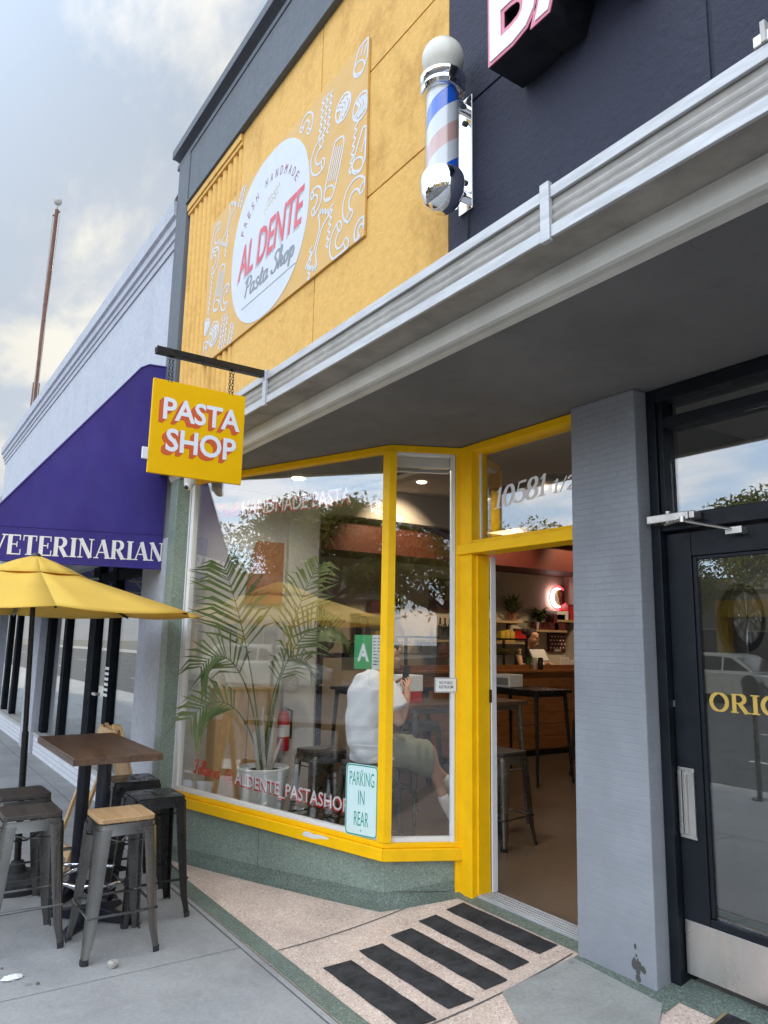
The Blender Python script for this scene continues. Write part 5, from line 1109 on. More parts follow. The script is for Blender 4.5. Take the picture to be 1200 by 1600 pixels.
# ------------------------------------------------------------------ things inside the pasta shop
IG = 'bar stools inside the pasta shop'
i1 = make_stool('gunmetal stool with dark seat inside the big window beside the potted palm', 'gunmetal', 'seat_dark', (-5.19, 2.96, FZ), IG)
dup(i1, (-4.52, 2.96, FZ), 0.05, 'gunmetal stool the seated man in the white shirt sits on', IG)
dup(i1, (-4.50, 4.17, FZ), 0.12, 'gunmetal stool just inside the open doorway', IG)
dup(i1, (-6.25, 7.25, FZ), 0.3, 'gunmetal stool beside the blue column at the far black table', IG)
dup(i1, (-5.85, 4.05, FZ), 0.1, 'gunmetal stool behind the first table seen deep in the big window', IG)
dup(i1, (-6.5, 4.9, FZ), -0.2, 'gunmetal stool in the dark middle of the shop behind the big window', IG)
def inner_table(label, x0, x1, y0, y1, z, top, metal):
    t = thing('cafe_table', label, 'table', ((x0+x1)/2, (y0+y1)/2, FZ), 0, 'tables inside the pasta shop')
    MB().box(x0, x1, y0, y1, z-0.035, z).build('tabletop', K[top], t, bevel=0.004)
    for xx, dx in ((x0+0.06, -0.05), (x1-0.06, 0.05)):
        for yy, dy in ((y0+0.06, -0.05), (y1-0.06, 0.05)):
            MB().tube([(xx, yy, z-0.036), (xx+dx, yy+dy, FZ+0.001)], [0.026, 0.014], 8).build('leg', K[metal], t)
    MB().box(x0+0.04, x1-0.04, y0+0.04, y1-0.04, z-0.075, z-0.036).build('apron', K[metal], t); return t
inner_table('wood topped bar table just inside the doorway', -5.36, -4.84, 3.58, 4.82, 1.16, 'table_wood', 'gunmetal')
inner_table('black topped bar table in front of the counter', -6.95, -5.95, 6.05, 6.62, 1.15, 'black_metal', 'black_metal')
inner_table('dark bar table next to the blue column far inside', -6.3, -5.8, 7.55, 8.4, 1.15, 'table_wood', 'black_metal')
inner_table('dark bar table in the middle of the shop seen through the big window', -7.4, -6.8, 4.3, 5.3, 1.15, 'seat_dark', 'black_metal')
nb_ = thing('napkin_box', 'white napkin box on the black table', 'napkin holder', (-6.55, 6.2, 1.151))
MB().box(-6.68, -6.42, 6.1, 6.32, 1.152, 1.30).build('box', K['plastic_white'], nb_, bevel=0.012); MB().box(-6.66, -6.44, 6.09, 6.0995, 1.18, 1.26).build('slot', K['interior_grey'], nb_)
# shelves on the left wall with what stands on them
def shelf(lab, y0, y1, z, d=0.26):
    s_ = thing('wall_shelf', lab, 'shelf', (-8.67, (y0+y1)/2, z), 0, 'shelves behind the counter')
    MB().box(-8.798, -8.8+d, y0, y1, z-0.035, z).build('board', K['shelf_wood'], s_, bevel=0.003)
    for yy in (y0+0.1, y1-0.12): MB().obox((-8.795, yy, z-0.036), (d*0.8, 0, 0), (0, 0.02, 0), (0, 0, -0.02)).box(-8.797, -8.775, yy, yy+0.02, z-0.2, z-0.0565).build('bracket', K['black_metal'], s_)
shelf('upper left shelf behind the counter with a framed picture and a plant', 7.35, 8.42, 2.0); shelf('lower left shelf behind the counter with dark bottles', 7.35, 8.75, 1.68)
shelf('right hand shelf behind the counter with dark boxes and ivy', 8.7, 9.42, 1.88); shelf('small shelf under the neon sign', 9.2, 9.64, 2.05)
shelf('long shelf with wine bottles seen through the narrow window', 6.5, 7.3, 1.69); shelf('shelf with bottles and small boxes seen through the big window', 5.3, 6.25, 1.66); shelf('upper shelf with bottles seen through the big window', 5.4, 6.2, 2.02)
def bottle(x, y, z, lab, s_=1.0):
    o = MB().lathe([(0.0, 0.0), (0.036*s_, 0.0), (0.038*s_, 0.02), (0.038*s_, 0.17*s_), (0.03*s_, 0.205*s_), (0.014*s_, 0.235*s_), (0.013*s_, 0.295*s_), (0.0155*s_, 0.30*s_), (0.0155*s_, 0.315*s_), (0.0, 0.316*s_)], (x, y, z), 14).build('wine_bottle', K['bottle_dark'], org=(x, y, z)); props(o, lab, 'bottle', 'bottles on the shelves')
for y, z, lab in ((7.5, 1.681, 'dark bottle at the left end of the lower shelf'), (7.78, 1.681, 'dark bottle on the lower shelf below the framed picture'), (6.86, 1.691, 'leftmost of three dark wine bottles in the narrow window'), (6.95, 1.691, 'middle one of three dark wine bottles in the narrow window'),
               (7.04, 1.691, 'rightmost of three dark wine bottles in the narrow window'), (7.18, 1.691, 'lone bottle right of the three wine bottles'), (5.45, 1.661, 'bottle at the left of the lower window shelf'), (5.6, 1.661, 'second bottle on the lower window shelf'), (5.95, 2.021, 'bottle on the upper window shelf'), (6.1, 2.021, 'bottle at the right end of the upper window shelf')):
    bottle(-8.66, y, z, lab, 1.0)
def carton(name, x, y, z, a, b_, c, mat, lab, cat='box'):
    o = MB().box(x-a/2, x+a/2, y-b_/2, y+b_/2, z, z+c).build(name, K[mat], bevel=0.004); props(o, lab, cat); return o
carton('small_crate', -8.66, 6.95, 1.44, 0.2, 0.3, 0.2, 'box_maroon', 'dark crate under the shelf of three wine bottles'); carton('pasta_packet', -8.66, 5.72, 2.021, 0.14, 0.2, 0.17, 'box_maroon', 'reddish packet on the upper window shelf'); carton('pasta_packet', -8.66, 5.8, 1.661, 0.14, 0.24, 0.13, 'pasta_yellow', 'yellow pasta packet on the lower window shelf')
carton('dark_box', -8.66, 9.03, 1.881, 0.2, 0.42, 0.12, 'box_maroon', 'speckled maroon box beside the ivy pot'); carton('dark_box', -8.66, 9.27, 1.881, 0.2, 0.26, 0.26, 'box_maroon', 'taller maroon box under the neon sign shelf'); carton('gift_box', -8.66, 9.36, 2.051, 0.2, 0.3, 0.14, 'plastic_white', 'white and grey box on the small shelf under the neon sign')
carton('red_box', -8.66, 9.55, 2.051, 0.2, 0.16, 0.26, 'ext_red', 'red box at the right of the small neon shelf')
hb = thing('patterned_board', 'maroon board with white dots hanging on the wall under the neon shelf', 'board', (-8.78, 9.45, 1.55))
MB().box(-8.797, -8.77, 9.22, 9.62, 1.52, 1.84).build('board', K['box_maroon'], hb, bevel=0.004)
dm = MB()
for i in range(4):
    for j in range(5): dm.ball((-8.769, 9.27+j*0.075+(i % 2)*0.03, 1.60+i*0.06), 0.016, 8, 5, (0.1, 1.3, 0.8))
dm.build('dot_pattern', K['paper'], hb); MB().box(-8.768, -8.764, 9.35, 9.5, 1.54, 1.585).build('label_card', K['paper'], hb)
def framed(lab, x, y0, y1, z0, z1, inner):
    f = thing('framed_picture', lab, 'picture', (x, (y0+y1)/2, z0)); m_ = MB(); t = 0.025
    m_.box(x, x+0.02, y0, y0+t, z0, z1).box(x, x+0.02, y1-t, y1, z0, z1).box(x, x+0.02, y0+t, y1-t, z0, z0+t).box(x, x+0.02, y0+t, y1-t, z1-t, z1)
    m_.build('frame', K['table_wood'], f); MB().box(x+0.002, x+0.01, y0+t, y1-t, z0+t, z1-t).build('print', K[inner], f); return f
framed('framed pale print standing on the upper left shelf', -8.7, 7.62, 7.98, 2.001, 2.36, 'paper'); framed('dark framed picture with a red spot on the lower shelf', -8.7, 8.36, 8.66, 1.681, 1.89, 'ext_red'); framed('large dark round framed plate picture in the narrow window', -8.795, 6.75, 7.4, 2.1, 2.6, 'box_maroon')
pc_ = [carton('pasta_bag', -8.62, 8.03+i*0.1, 1.681, 0.1, 0.09, 0.16+0.02*(i % 2), 'pasta_yellow', lb, 'pasta bag') for i, lb in enumerate(('yellow pasta bag left on the lower shelf', 'middle yellow pasta bag on the lower shelf', 'right yellow pasta bag next to the small dark picture'))]
def leafy(name, lab, base, pot_mat, pot_r, pot_h, n, L, spread, mat, droop, wd=0.03, grp_=None):
    t = thing(name, lab, 'plant', base, 0, grp_); bx, by, bz = base
    MB().lathe([(0.0, 0.0), (pot_r*0.75, 0.0), (pot_r, pot_h), (pot_r*0.9, pot_h), (pot_r*0.86, pot_h*0.9), (0, pot_h*0.9)], base, 18).build('pot', K[pot_mat], t)
    q = random.Random(len(lab)); mb = MB()
    for i in range(n):
        a = q.uniform(0, 2*math.pi); tilt = q.uniform(0.1, spread); l = L*q.uniform(0.65, 1.1); p = Vector((bx, by, bz+pot_h*0.9)); pts = []
        for k in range(6):
            f = k/5; th_ = tilt+droop*f*f
            pts.append(p.copy()); p += Vector((math.cos(a)*math.sin(th_), math.sin(a)*math.sin(th_), math.cos(th_)))*(l/5)
        sd = Vector((-math.sin(a), math.cos(a), 0)); k0_ = len(mb.v)
        for k, pt_ in enumerate(pts):
            w_ = wd*math.sin(math.pi*(0.12+0.88*k/5))*0.5+0.001; mb.v += [tuple(pt_+sd*w_), tuple(pt_-sd*w_)]
        for k in range(5): mb.f.append((k0_+2*k, k0_+2*k+1, k0_+2*k+3, k0_+2*k+2))
    mb.build('foliage', K[mat], t); return t
leafy('spiky_plant', 'spiky dark green plant in a brown pot on the upper left shelf', (-8.62, 8.27, 2.001), 'terracotta', 0.075, 0.13, 70, 0.36, 1.2, 'house_leaf', 0.5, 0.035)
leafy('trailing_ivy', 'dark trailing ivy in a white pot on the right hand shelf', (-8.62, 8.86, 1.881), 'pot_white', 0.06, 0.12, 90, 0.36, 0.9, 'house_leaf', 2.2, 0.05)
gv = thing('green_flask', 'big green glass flask with a straw wrapped neck in the window', 'flask', (-7.2, 4.03, 1.151))
MB().lathe([(0.0, 0.0), (0.10, 0.0), (0.155, 0.06), (0.185, 0.16), (0.17, 0.27), (0.10, 0.36), (0.05, 0.40)], (-7.2, 4.03, 1.52), 24).build('body', K['sign_green'] if False else M('flask_green', (0.035, 0.065, 0.012), 0.08), gv)
MB().lathe([(0.05, 0.40), (0.06, 0.42), (0.035, 0.55), (0.04, 0.60), (0.0, 0.605)], (-7.2, 4.03, 1.52), 14).build('neck_wrap', K['rope'], gv)
MB().box(-7.45, -6.95, 3.76, 4.28, 1.47, 1.519).tube([(-7.2, 4.03, FZ), (-7.2, 4.03, 1.47)], 0.05, 12).box(-7.4, -7.0, 3.85, 4.2, FZ, FZ+0.03).build('stand', K['black_metal'], gv)
# neon crescent
ne = thing('neon_sign', 'glowing neon crescent with a red outline and a yellow fork on the back wall', 'neon sign', (-8.76, 9.44, 2.2))
M_emit('neon_white', (1.0, 0.96, 0.98), 5.0); M_emit('neon_red', (1.0, 0.05, 0.07), 3.2)
NC = Vector((-8.74, 9.42, 2.42))
def cr(a, r): return NC+Y*(r*math.cos(R(a)))+Z*(r*math.sin(R(a)))
mb = MB(); n_ = 24
for lay in (0, 0.012):
    for i in range(n_+1):
        a = 62+(320-62)*i/n_; w_ = 0.062*math.sin(math.pi*i/n_)+0.004
        mb.v += [tuple(cr(a, 0.165)+X*lay), tuple(cr(a, 0.165-w_)+X*lay)]
o_ = 2*(n_+1)
for i in range(n_): mb.f += [(2*i, 2*i+1, 2*i+3, 2*i+2), (o_+2*i, o_+2*i+2, o_+2*i+3, o_+2*i+1), (2*i, 2*i+2, o_+2*i+2, o_+2*i), (2*i+1, o_+2*i+1, o_+2*i+3, 2*i+3)]
mb.build('white_crescent', K['neon_white'], ne); MB().tube([cr(a, 0.195)+X*0.01 for a in range(45, 336, 10)], 0.009, 8).build('red_tube', K['neon_red'], ne)
MB().tube([NC+Y*0.03+Z*(-0.16)+X*0.01, NC+Y*0.02+Z*0.02+X*0.01], 0.009, 6).ball(NC+Y*0.02+Z*0.065+X*0.01, 0.04, 10, 8, (0.4, 1, 1.4)).build('fork', K['pasta_yellow'], ne); MB().box(-8.797, -8.75, 9.53, 9.58, 2.2, 2.62).build('back_plate', K['box_maroon'], ne)
# counter things
dc_ = thing('display_case', 'dark framed glass display case on the counter with pasta inside', 'display case', (-7.85, 6.5, 1.301))
cf = MB()
for yy in (5.5, 7.58):
    for xx in (-8.12, -7.66): cf.box(xx, xx+0.03, yy, yy+0.03, 1.301, 1.70)
cf.box(-8.12, -7.63, 5.5, 7.61, 1.701, 1.725).box(-8.12, -7.63, 5.5, 7.61, 1.50, 1.51); cf.build('frame', K['black_metal'], dc_)
MB().box(-7.645, -7.638, 5.53, 7.58, 1.302, 1.70).build('front_pane', K['plain_glass'], dc_, smooth=False)
pm_ = MB(); q = random.Random(4)
for i in range(16): pm_.ball((-7.85+q.uniform(-.1, .1), 6.7+i*0.055, 1.545), 0.05, 8, 6, (1, 0.9, 0.8))
pm_.build('pasta_tray', K['pasta_yellow'], dc_)
tbp = thing('tablet_stand', 'white tablet on a stand on the counter', 'tablet', (-7.75, 8.12, 1.301))
MB().obox((-7.86, 7.95, 1.40), (0.02, 0, 0.02), (0, 0.3, 0), (-0.1, 0, 0.16)).build('tablet', K['plastic_white'], tbp, bevel=0.006); MB().obox((-7.83, 8.07, 1.302), (-0.06, 0, 0.12), (0, 0.07, 0), (0.03, 0, 0.0)).box(-7.9, -7.7, 8.01, 8.19, 1.301, 1.31).build('foot', K['plastic_white'], tbp)
carton('counter_card', -7.75, 8.47, 1.301, 0.02, 0.18, 0.17, 'paper', 'white card standing on the counter right of the tablet', 'card'); carton('menu_card', -7.75, 8.62, 1.301, 0.02, 0.1, 0.12, 'paper', 'small white card at the right end of the counter', 'card')
for i, lb in enumerate(('green drink can on the counter', 'grey drink can on the counter beside the tablet', 'dark jar on the counter in front of the display case')):
    o = MB().lathe([(0, 0), (0.035, 0), (0.037, 0.01), (0.037, 0.15), (0.03, 0.165), (0, 0.166)], (-7.62+0.02*i, 7.62-0.0+(i-1)*0.1+0.08, 1.301), 14).build('drink_can', K[('flask_green', 'aluminium_dull', 'bottle_dark')[i]]); props(o, lb, 'can')
# palm, extinguisher, cabinet beside the window
pt_ = thing('potted_palm', 'tall feathery palm in a white pot inside the big window', 'plant', (-5.5, 2.62, FZ))
PB = Vector((-5.5, 2.62, FZ))
MB().lathe([(0.0, 0.0), (0.125, 0.0), (0.135, 0.02), (0.195, 0.50), (0.2, 0.535), (0.188, 0.54), (0.182, 0.50), (0.0, 0.50)], tuple(PB), 36).build('pot', K['pot_white'], pt_)
MB().lathe([(0.0, 0.505), (0.18, 0.503)], tuple(PB), 24).build('soil', K['soil'], pt_)
# fronds given as their middle line points (world)
fr_ = [
 ([(0, -0.01, 0.5), (0.0, -0.10, 1.25), (-0.02, -0.26, 1.75), (-0.02, -0.40, 2.06)], 0.46, 21),
 ([(0, 0.01, 0.5), (0.0, 0.10, 1.35), (0.0, 0.24, 1.85), (0.02, 0.42, 2.14)], 0.34, 15),
 ([(0, 0, 0.5), (0.03, 0.03, 1.25), (0.05, 0.22, 1.72), (0.04, 0.62, 1.62)], 0.36, 16),
 ([(0, -0.02, 0.5), (0.0, -0.10, 1.2), (0.03, -0.36, 1.55), (0.03, -0.56, 1.30)], 0.34, 14),
 ([(0, -0.02, 0.5), (-0.02, -0.12, 0.95), (0.0, -0.36, 1.20), (0.02, -0.62, 0.92)], 0.30, 15),
 ([(-0.02, 0.0, 0.5), (-0.08, 0.06, 1.1), (-0.18, 0.2, 1.45), (-0.22, 0.46, 1.34)], 0.30, 13)]
q = random.Random(12)
for pts, ln, nl in fr_:
    P_ = [Vector(p) for p in pts]
    def bez(t): 
        a = P_[0]*(1-t)**3+P_[1]*3*t*(1-t)**2+P_[2]*3*t*t*(1-t)+P_[3]*t**3; return PB+a
    line = [bez(i/16) for i in range(17)]; mb = MB(); mb.tube(line, [0.009-0.0075*i/16 for i in range(17)], 5)
    for i in range(nl):
        t = 0.50+0.50*(i/(nl-1))**0.9+q.uniform(-0.012, 0.012); t = min(1.0, t); p = bez(t); tg = (bez(min(1, t+0.02))-bez(t-0.02)).normalized()
        side = tg.cross(Vector((0.75, -0.25, 0.35))).normalized()
        for sg in (-1, 1):
            l = ln*(0.55+0.45*math.sin(math.pi*min(1, (t-0.30)/0.7*0.9+0.1)))*q.uniform(0.85, 1.1)
            dr = (side*sg*0.86+tg*(0.35+0.5*t)+Z*0.12).normalized()
            wv_ = tg.cross(dr).cross(dr).normalized()*q.uniform(0.008, 0.0135)
            m1 = p+dr*l*0.55-Z*0.01; e = p+dr*l-Z*(0.03+0.13*q.random())+tg*q.uniform(-0.03, 0.03)
            k = len(mb.v); mb.v += [tuple(p+wv_*0.4), tuple(p-wv_*0.4), tuple(m1+wv_), tuple(m1-wv_), tuple(e)]; mb.f += [(k, k+1, k+3, k+2), (k+2, k+3, k+4)]
    mb.build('frond', K['palm_leaf'], pt_)
stt = MB()
for a, b_ in (((0, 0.01, 0.50), (0.0, -0.03, 0.95)), ((0.02, 0.03, 0.5), (0.04, 0.06, 0.9)), ((-0.02, -0.02, 0.5), (-0.05, 0.0, 0.98)), ((0.01, 0.05, 0.5), (0.03, 0.13, 0.74)), ((0, -0.04, 0.5), (0.01, -0.10, 0.8))): stt.tube([PB+Vector(a), PB+Vector(b_)], [0.02, 0.009], 7)
stt.build('cut_stem', K['rope'], pt_)
fe = thing('fire_extinguisher', 'red fire extinguisher hanging on the white wall behind the palm', 'fire extinguisher', (-6.06, 3.06, 0.70))
MB().lathe([(0.0, 0.0), (0.052, 0.0), (0.058, 0.015), (0.058, 0.27), (0.045, 0.31), (0.02, 0.335)], (-6.06, 3.06, 0.70), 20).build('cylinder', K['ext_red'], fe)
MB().lathe([(0.0585, 0.12), (0.0585, 0.22)], (-6.06, 3.06, 0.70), 20).build('label_band', K['paper'], fe)
MB().lathe([(0.02, 0.335), (0.022, 0.37), (0.0, 0.375)], (-6.06, 3.06, 0.70), 10).obox((-6.07, 3.05, 1.06), (0.02, 0, 0), (0, -0.12, 0.03), (0, 0, 0.012)).obox((-6.07, 3.05, 1.085), (0.02, 0, 0), (0, -0.11, 0.055), (0, 0, 0.012)).build('valve_handle', K['steel_brushed'], fe)
MB().tube([(-6.06, 3.09, 1.05), (-6.06, 3.14, 1.03), (-6.05, 3.13, 0.9), (-6.03, 3.12, 0.8)], 0.01, 7).build('hose', K['rubber_black'], fe)
wc = thing('wooden_cabinet', 'light plywood cabinet against the white wall behind the palm', 'cabinet', (-6.07, 2.68, FZ))
MB().box(-6.148, -6.0, 2.40, 2.97, FZ, 1.24).build('carcass', K['plywood'], wc, bevel=0.003)
for y0, y1 in ((2.405, 2.682), (2.690, 2.965)): MB().box(-5.999, -5.982, y0, y1, FZ+0.03, 1.235).build('door', K['plywood'], wc, bevel=0.002)
bn = MB().prism([(2.665, 1.955), (3.03, 1.955), (3.03, 2.52), (2.76, 2.52), (2.725, 2.40)], (-6.132, 0, 0), Y, Z, X, 0.012).build('wall_hanging', K['terracotta_cloth'], smooth=False); props(bn, 'terracotta coloured cloth hanging on the white wall above the palm', 'wall hanging')
rd = MB().tube([(-4.17, 3.46, 0.62), (-4.10, 3.30, FZ+0.01)], 0.0075, 6); o = rd.build('white_rod', K['plastic_white']); props(o, 'thin white rod leaning behind the narrow window', 'rod')

# ------------------------------------------------------------------ people
def skinned(name, verts, edges, mat, parent, sub=2, root=None):
    names = list(verts); me = bpy.data.meshes.new(name); o0 = WM[parent.name].inverted()
    me.from_pydata([o0 @ Vector(verts[n][0]) for n in names], [], []) if False else me.from_pydata([tuple(o0 @ Vector(verts[n][0])) for n in names], [(names.index(a), names.index(b)) for a, b in edges], [])
    o = link(bpy.data.objects.new(name, me)); o.parent = parent; WM[o.name] = WM[parent.name]
    o.modifiers.new('skin', 'SKIN').use_smooth_shade = True
    for i, n in enumerate(names):
        r = verts[n][1]; r = r if isinstance(r, tuple) else (r, r)
        me.skin_vertices[0].data[i].radius = r; me.skin_vertices[0].data[i].use_root = (n == (root or names[0]))
    s_ = o.modifiers.new('subdivision', 'SUBSURF'); s_.levels = sub; s_.render_levels = sub
    me.materials.append(mat); return o
def chain(s): t = s.split(); return list(zip(t[:-1], t[1:]))
def loft(rings, n=20):
    """rings: (centre, axis_a vector, axis_b vector); closed at both ends"""
    mb = MB()
    for c, a, b in rings:
        c, a, b = Vector(c), Vector(a), Vector(b)
        for j in range(n):
            q_ = 2*math.pi*j/n; mb.v.append(tuple(c+a*math.cos(q_)+b*math.sin(q_)))
    m = len(rings)
    for i in range(m-1):
        for j in range(n): mb.f.append((i*n+j, i*n+(j+1) % n, (i+1)*n+(j+1) % n, (i+1)*n+j))
    mb.f += [tuple(range(n-1, -1, -1)), tuple((m-1)*n+j for j in range(n))]; return mb
pe = thing('person', 'man in white t-shirt and khaki shorts sitting on a stool holding a phone', 'person', (-4.5, 2.97, 0.83))
PX = -4.5
hip = {'pel': ((PX, 2.99, 0.90), 0.12), 'spine': ((PX, 2.93, 1.10), 0.115), 'chest': ((PX, 2.95, 1.28), 0.125), 'neck0': ((PX, 3.00, 1.41), 0.062), 'neck1': ((PX, 3.05, 1.475), 0.052), 'head0': ((PX, 3.085, 1.53), 0.078), 'head1': ((PX, 3.10, 1.60), 0.088), 'crown': ((PX, 3.085, 1.655), 0.06), 'chin': ((PX, 3.155, 1.505), 0.036), 'nose': ((PX, 3.20, 1.575), 0.014)}
E_ = chain('pel spine chest neck0 neck1 head0 head1 crown')+[('head0', 'chin'), ('head1', 'nose')]
for sg, nm in ((1, 'r'), (-1, 'l')):
    hip['sh'+nm] = ((PX+sg*0.17, 2.97, 1.345), 0.058); hip['el'+nm] = ((PX+sg*0.215, 3.045 if sg > 0 else 3.06, 1.085), 0.043); hip['wr'+nm] = ((PX+sg*0.12+0.045, 3.14, 1.265), 0.029)
    hip['pa'+nm] = ((PX+sg*0.085+0.05, 3.165, 1.325), (0.030, 0.018)); E_ += chain('chest sh%s el%s wr%s pa%s' % (nm, nm, nm, nm))
    for f_, (dx, r_, L) in enumerate(((0.02, 0.0092, 0.075), (0.007, 0.0095, 0.082), (-0.007, 0.009, 0.076), (-0.02, 0.008, 0.062))):
        a = Vector(hip['pa'+nm][0])+Vector((0, dx*0.5, 0.02+dx*0.3)); b = a+Vector((-sg*0.028, 0.025+dx, L*0.45)); c = b+Vector((-sg*0.034, 0.012, L*0.2))
        for k, v_ in enumerate((a, b, c)): hip['f%s%d%d' % (nm, f_, k)] = (tuple(v_), r_*(1-0.12*k))
        E_ += [('pa'+nm, 'f%s%d0' % (nm, f_)), ('f%s%d0' % (nm, f_), 'f%s%d1' % (nm, f_)), ('f%s%d1' % (nm, f_), 'f%s%d2' % (nm, f_))]
    a = Vector(hip['pa'+nm][0])+Vector((0, -0.022, -0.008)); hip['t%s0' % nm] = (tuple(a), 0.011); hip['t%s1' % nm] = (tuple(a+Vector((-sg*0.02, -0.016, 0.045))), 0.010); hip['t%s2' % nm] = (tuple(a+Vector((-sg*0.035, 0.0, 0.07))), 0.009)
    E_ += [('pa'+nm, 't%s0' % nm)]+chain('t%s0 t%s1 t%s2' % (nm, nm, nm))
    if sg > 0: kn, ank, toe, heel = (-4.40, 3.39, 0.90), (-4.385, 3.515, 0.545), (-4.37, 3.60, 0.40), (-4.385, 3.49, 0.49)
    else: kn, ank, toe, heel = (-4.62, 3.41, 0.91), (-4.53, 3.66, 0.64), (-4.50, 3.76, 0.56), (-4.53, 3.66, 0.60)
    hp_ = (PX+sg*0.085, 3.03, 0.895)
    hip['hp'+nm] = (hp_, 0.088); hip['th'+nm] = (tuple((Vector(hp_)+Vector(kn))/2+Z*0.012), 0.076); hip['kn'+nm] = (kn, 0.056); hip['cf'+nm] = (tuple(Vector(kn).lerp(Vector(ank), 0.32)-Y*0.012), 0.055); hip['sn'+nm] = (tuple(Vector(kn).lerp(Vector(ank), 0.72)), 0.038); hip['ak'+nm] = (ank, 0.033); hip['ft'+nm] = (tuple(Vector(ank).lerp(Vector(toe), 0.55)), 0.033); hip['to'+nm] = (toe, 0.026)
    E_ += chain('pel hp%s th%s kn%s cf%s sn%s ak%s ft%s to%s' % ((nm,)*8))
skinned('body', hip, E_, K['skin'], pe)
# shirt: torso shell with two sleeves
def fold(mb, n, sub=6):
    rows = [mb.v[i:i+n] for i in range(0, len(mb.v), n)]; out = []
    for i in range(len(rows)-1):
        for k in range(sub):
            t = k/sub; g0, g1, g2, g3 = rows[max(0, i-1)], rows[i], rows[i+1], rows[min(len(rows)-1, i+2)]
            out.append([tuple(0.5*(2*b[c]+(c_[c]-a[c])*t+(2*a[c]-5*b[c]+4*c_[c]-d[c])*t*t+(3*b[c]-a[c]-3*c_[c]+d[c])*t**3) for c in range(3)) for a, b, c_, d in zip(g0, g1, g2, g3)])
    out.append(rows[-1]); r = MB(); m = len(out)
    for i, row in enumerate(out):
        f = i/(m-1); cx_ = sum(p[0] for p in row)/n; cy_ = sum(p[1] for p in row)/n
        for j, (x, y, z) in enumerate(row):
            th = 2*math.pi*j/n; low = math.exp(-((f-0.14)/0.16)**2)
            d = 0.8*(0.010*math.sin(5*th+9*f+1.5*math.sin(7*f))*(0.35+low)+0.009*math.sin(46*f+2.2*math.sin(2*th)+th)*low+0.008*math.sin(30*f-4*th+2*math.sin(3*th))*(1-low)+0.005*math.sin(9*th+4*f)+0.004*math.sin(11*th+17*f))*min(1, 6*(1-f))
            dx, dy = x-cx_, y-cy_; l = math.hypot(dx, dy) or 1
            r.v.append((x+dx/l*d, y+dy/l*d, z+0.4*d))
    for i in range(m-1):
        for j in range(n): r.f.append((i*n+j, i*n+(j+1) % n, (i+1)*n+(j+1) % n, (i+1)*n+j))
    r.f += [tuple(range(n-1, -1, -1)), tuple((m-1)*n+j for j in range(n))]; return r
to = loft([((PX, 2.985, 0.845), X*0.186, Y*0.152+Z*0.02), ((PX, 2.965, 0.92), X*0.185, Y*0.150+Z*0.02), ((PX, 2.935, 1.0), X*0.185, Y*0.150+Z*0.01), ((PX, 2.925, 1.09), X*0.180, Y*0.142), ((PX, 2.93, 1.19), X*0.19, Y*0.142-Z*0.01), ((PX, 2.945, 1.28), X*0.205, Y*0.138-Z*0.025), ((PX, 2.965, 1.35), X*0.195, Y*0.115-Z*0.04), ((PX, 2.985, 1.395), X*0.135, Y*0.085-Z*0.04), ((PX, 3.0, 1.43), X*0.072, Y*0.066-Z*0.03)], 28)
to = fold(to, 28)
sh = to.build('shirt', K['shirt_white'], pe, angle=80); sh.modifiers.new('sub', 'SUBSURF').render_levels = 1
for sg in (1, -1):
    s0 = Vector((PX+sg*0.125, 2.965, 1.35)); s1 = Vector((PX+sg*0.225, 3.01, 1.185)); ax = (s1-s0).normalized(); a_ = ax.cross(Y).normalized(); b_ = ax.cross(a_)
    mb = loft([(s0+ax*f*(s1-s0).length, a_*r_, b_*r_*1.15) for f, r_ in ((0, 0.075), (0.25, 0.085), (0.6, 0.085), (0.92, 0.088), (1.0, 0.086))], 18); mb.v = [(x, y+0.004*math.sin(z*60), z) for x, y, z in mb.v]
    mb.build('sleeve', K['shirt_white'], sh, angle=80)
st_ = loft([((PX, 2.98, 0.845), X*0.175, Y*0.13), ((PX, 3.0, 0.87), X*0.185, Y*0.15), ((PX, 3.0, 0.93), X*0.18, Y*0.145), ((PX, 2.99, 0.99), X*0.165, Y*0.125)], 24).build('shorts', K['shorts_khaki'], pe, angle=80)
for sg, kn in ((1, Vector((-4.40, 3.37, 0.89))), (-1, Vector((-4.62, 3.39, 0.90)))):
    h0 = Vector((PX+sg*0.09, 3.0, 0.90)); ax = (kn-h0); up = Z
    mb = loft([(h0+ax*f-Z*dz, X*rx, Z*rz) for f, rx, rz, dz in ((0.0, 0.095, 0.10, 0), (0.3, 0.10, 0.105, 0.005), (0.6, 0.098, 0.11, 0.02), (0.85, 0.096, 0.125, 0.045), (1.0, 0.094, 0.13, 0.055))], 20)
    mb = fold(mb, 20, 4); mb.build('shorts_leg', K['shorts_khaki'], st_, angle=80)
for nm in 'rl':
    a0, a1, a2 = Vector(hip['sn'+nm][0]).lerp(Vector(hip['ak'+nm][0]), 0.55), Vector(hip['ak'+nm][0]), Vector(hip['to'+nm][0])
    skinned('sock', {'a': (tuple(a0), 0.042), 'b': (tuple(a1), 0.043), 'c': (tuple(a1.lerp(a2, 0.5)), 0.045), 'd': (tuple(a2+(a2-a1)*0.12), 0.036)}, chain('a b c d'), K['sock_white'], pe)
MB().ball((PX, 3.07, 1.625), 0.098, 20, 14, (0.92, 1.02, 0.92)).build('hair', K['hair_dark'], pe)
for sg in (-1, 1): MB().ball((PX+sg*0.083, 3.09, 1.575), 0.024, 10, 8, (0.4, 0.8, 1.2)).build('ear', K['skin'], pe)
ph = thing('phone', 'dark phone held up in the hands of the seated man', 'phone', (-4.45, 3.2, 1.33))
MB().obox((-4.49, 3.19, 1.335), (0.075, 0, 0), (0, 0.035, 0.145), (0, 0.009, -0.002)).build('case', K['phone_black'], ph, bevel=0.004)
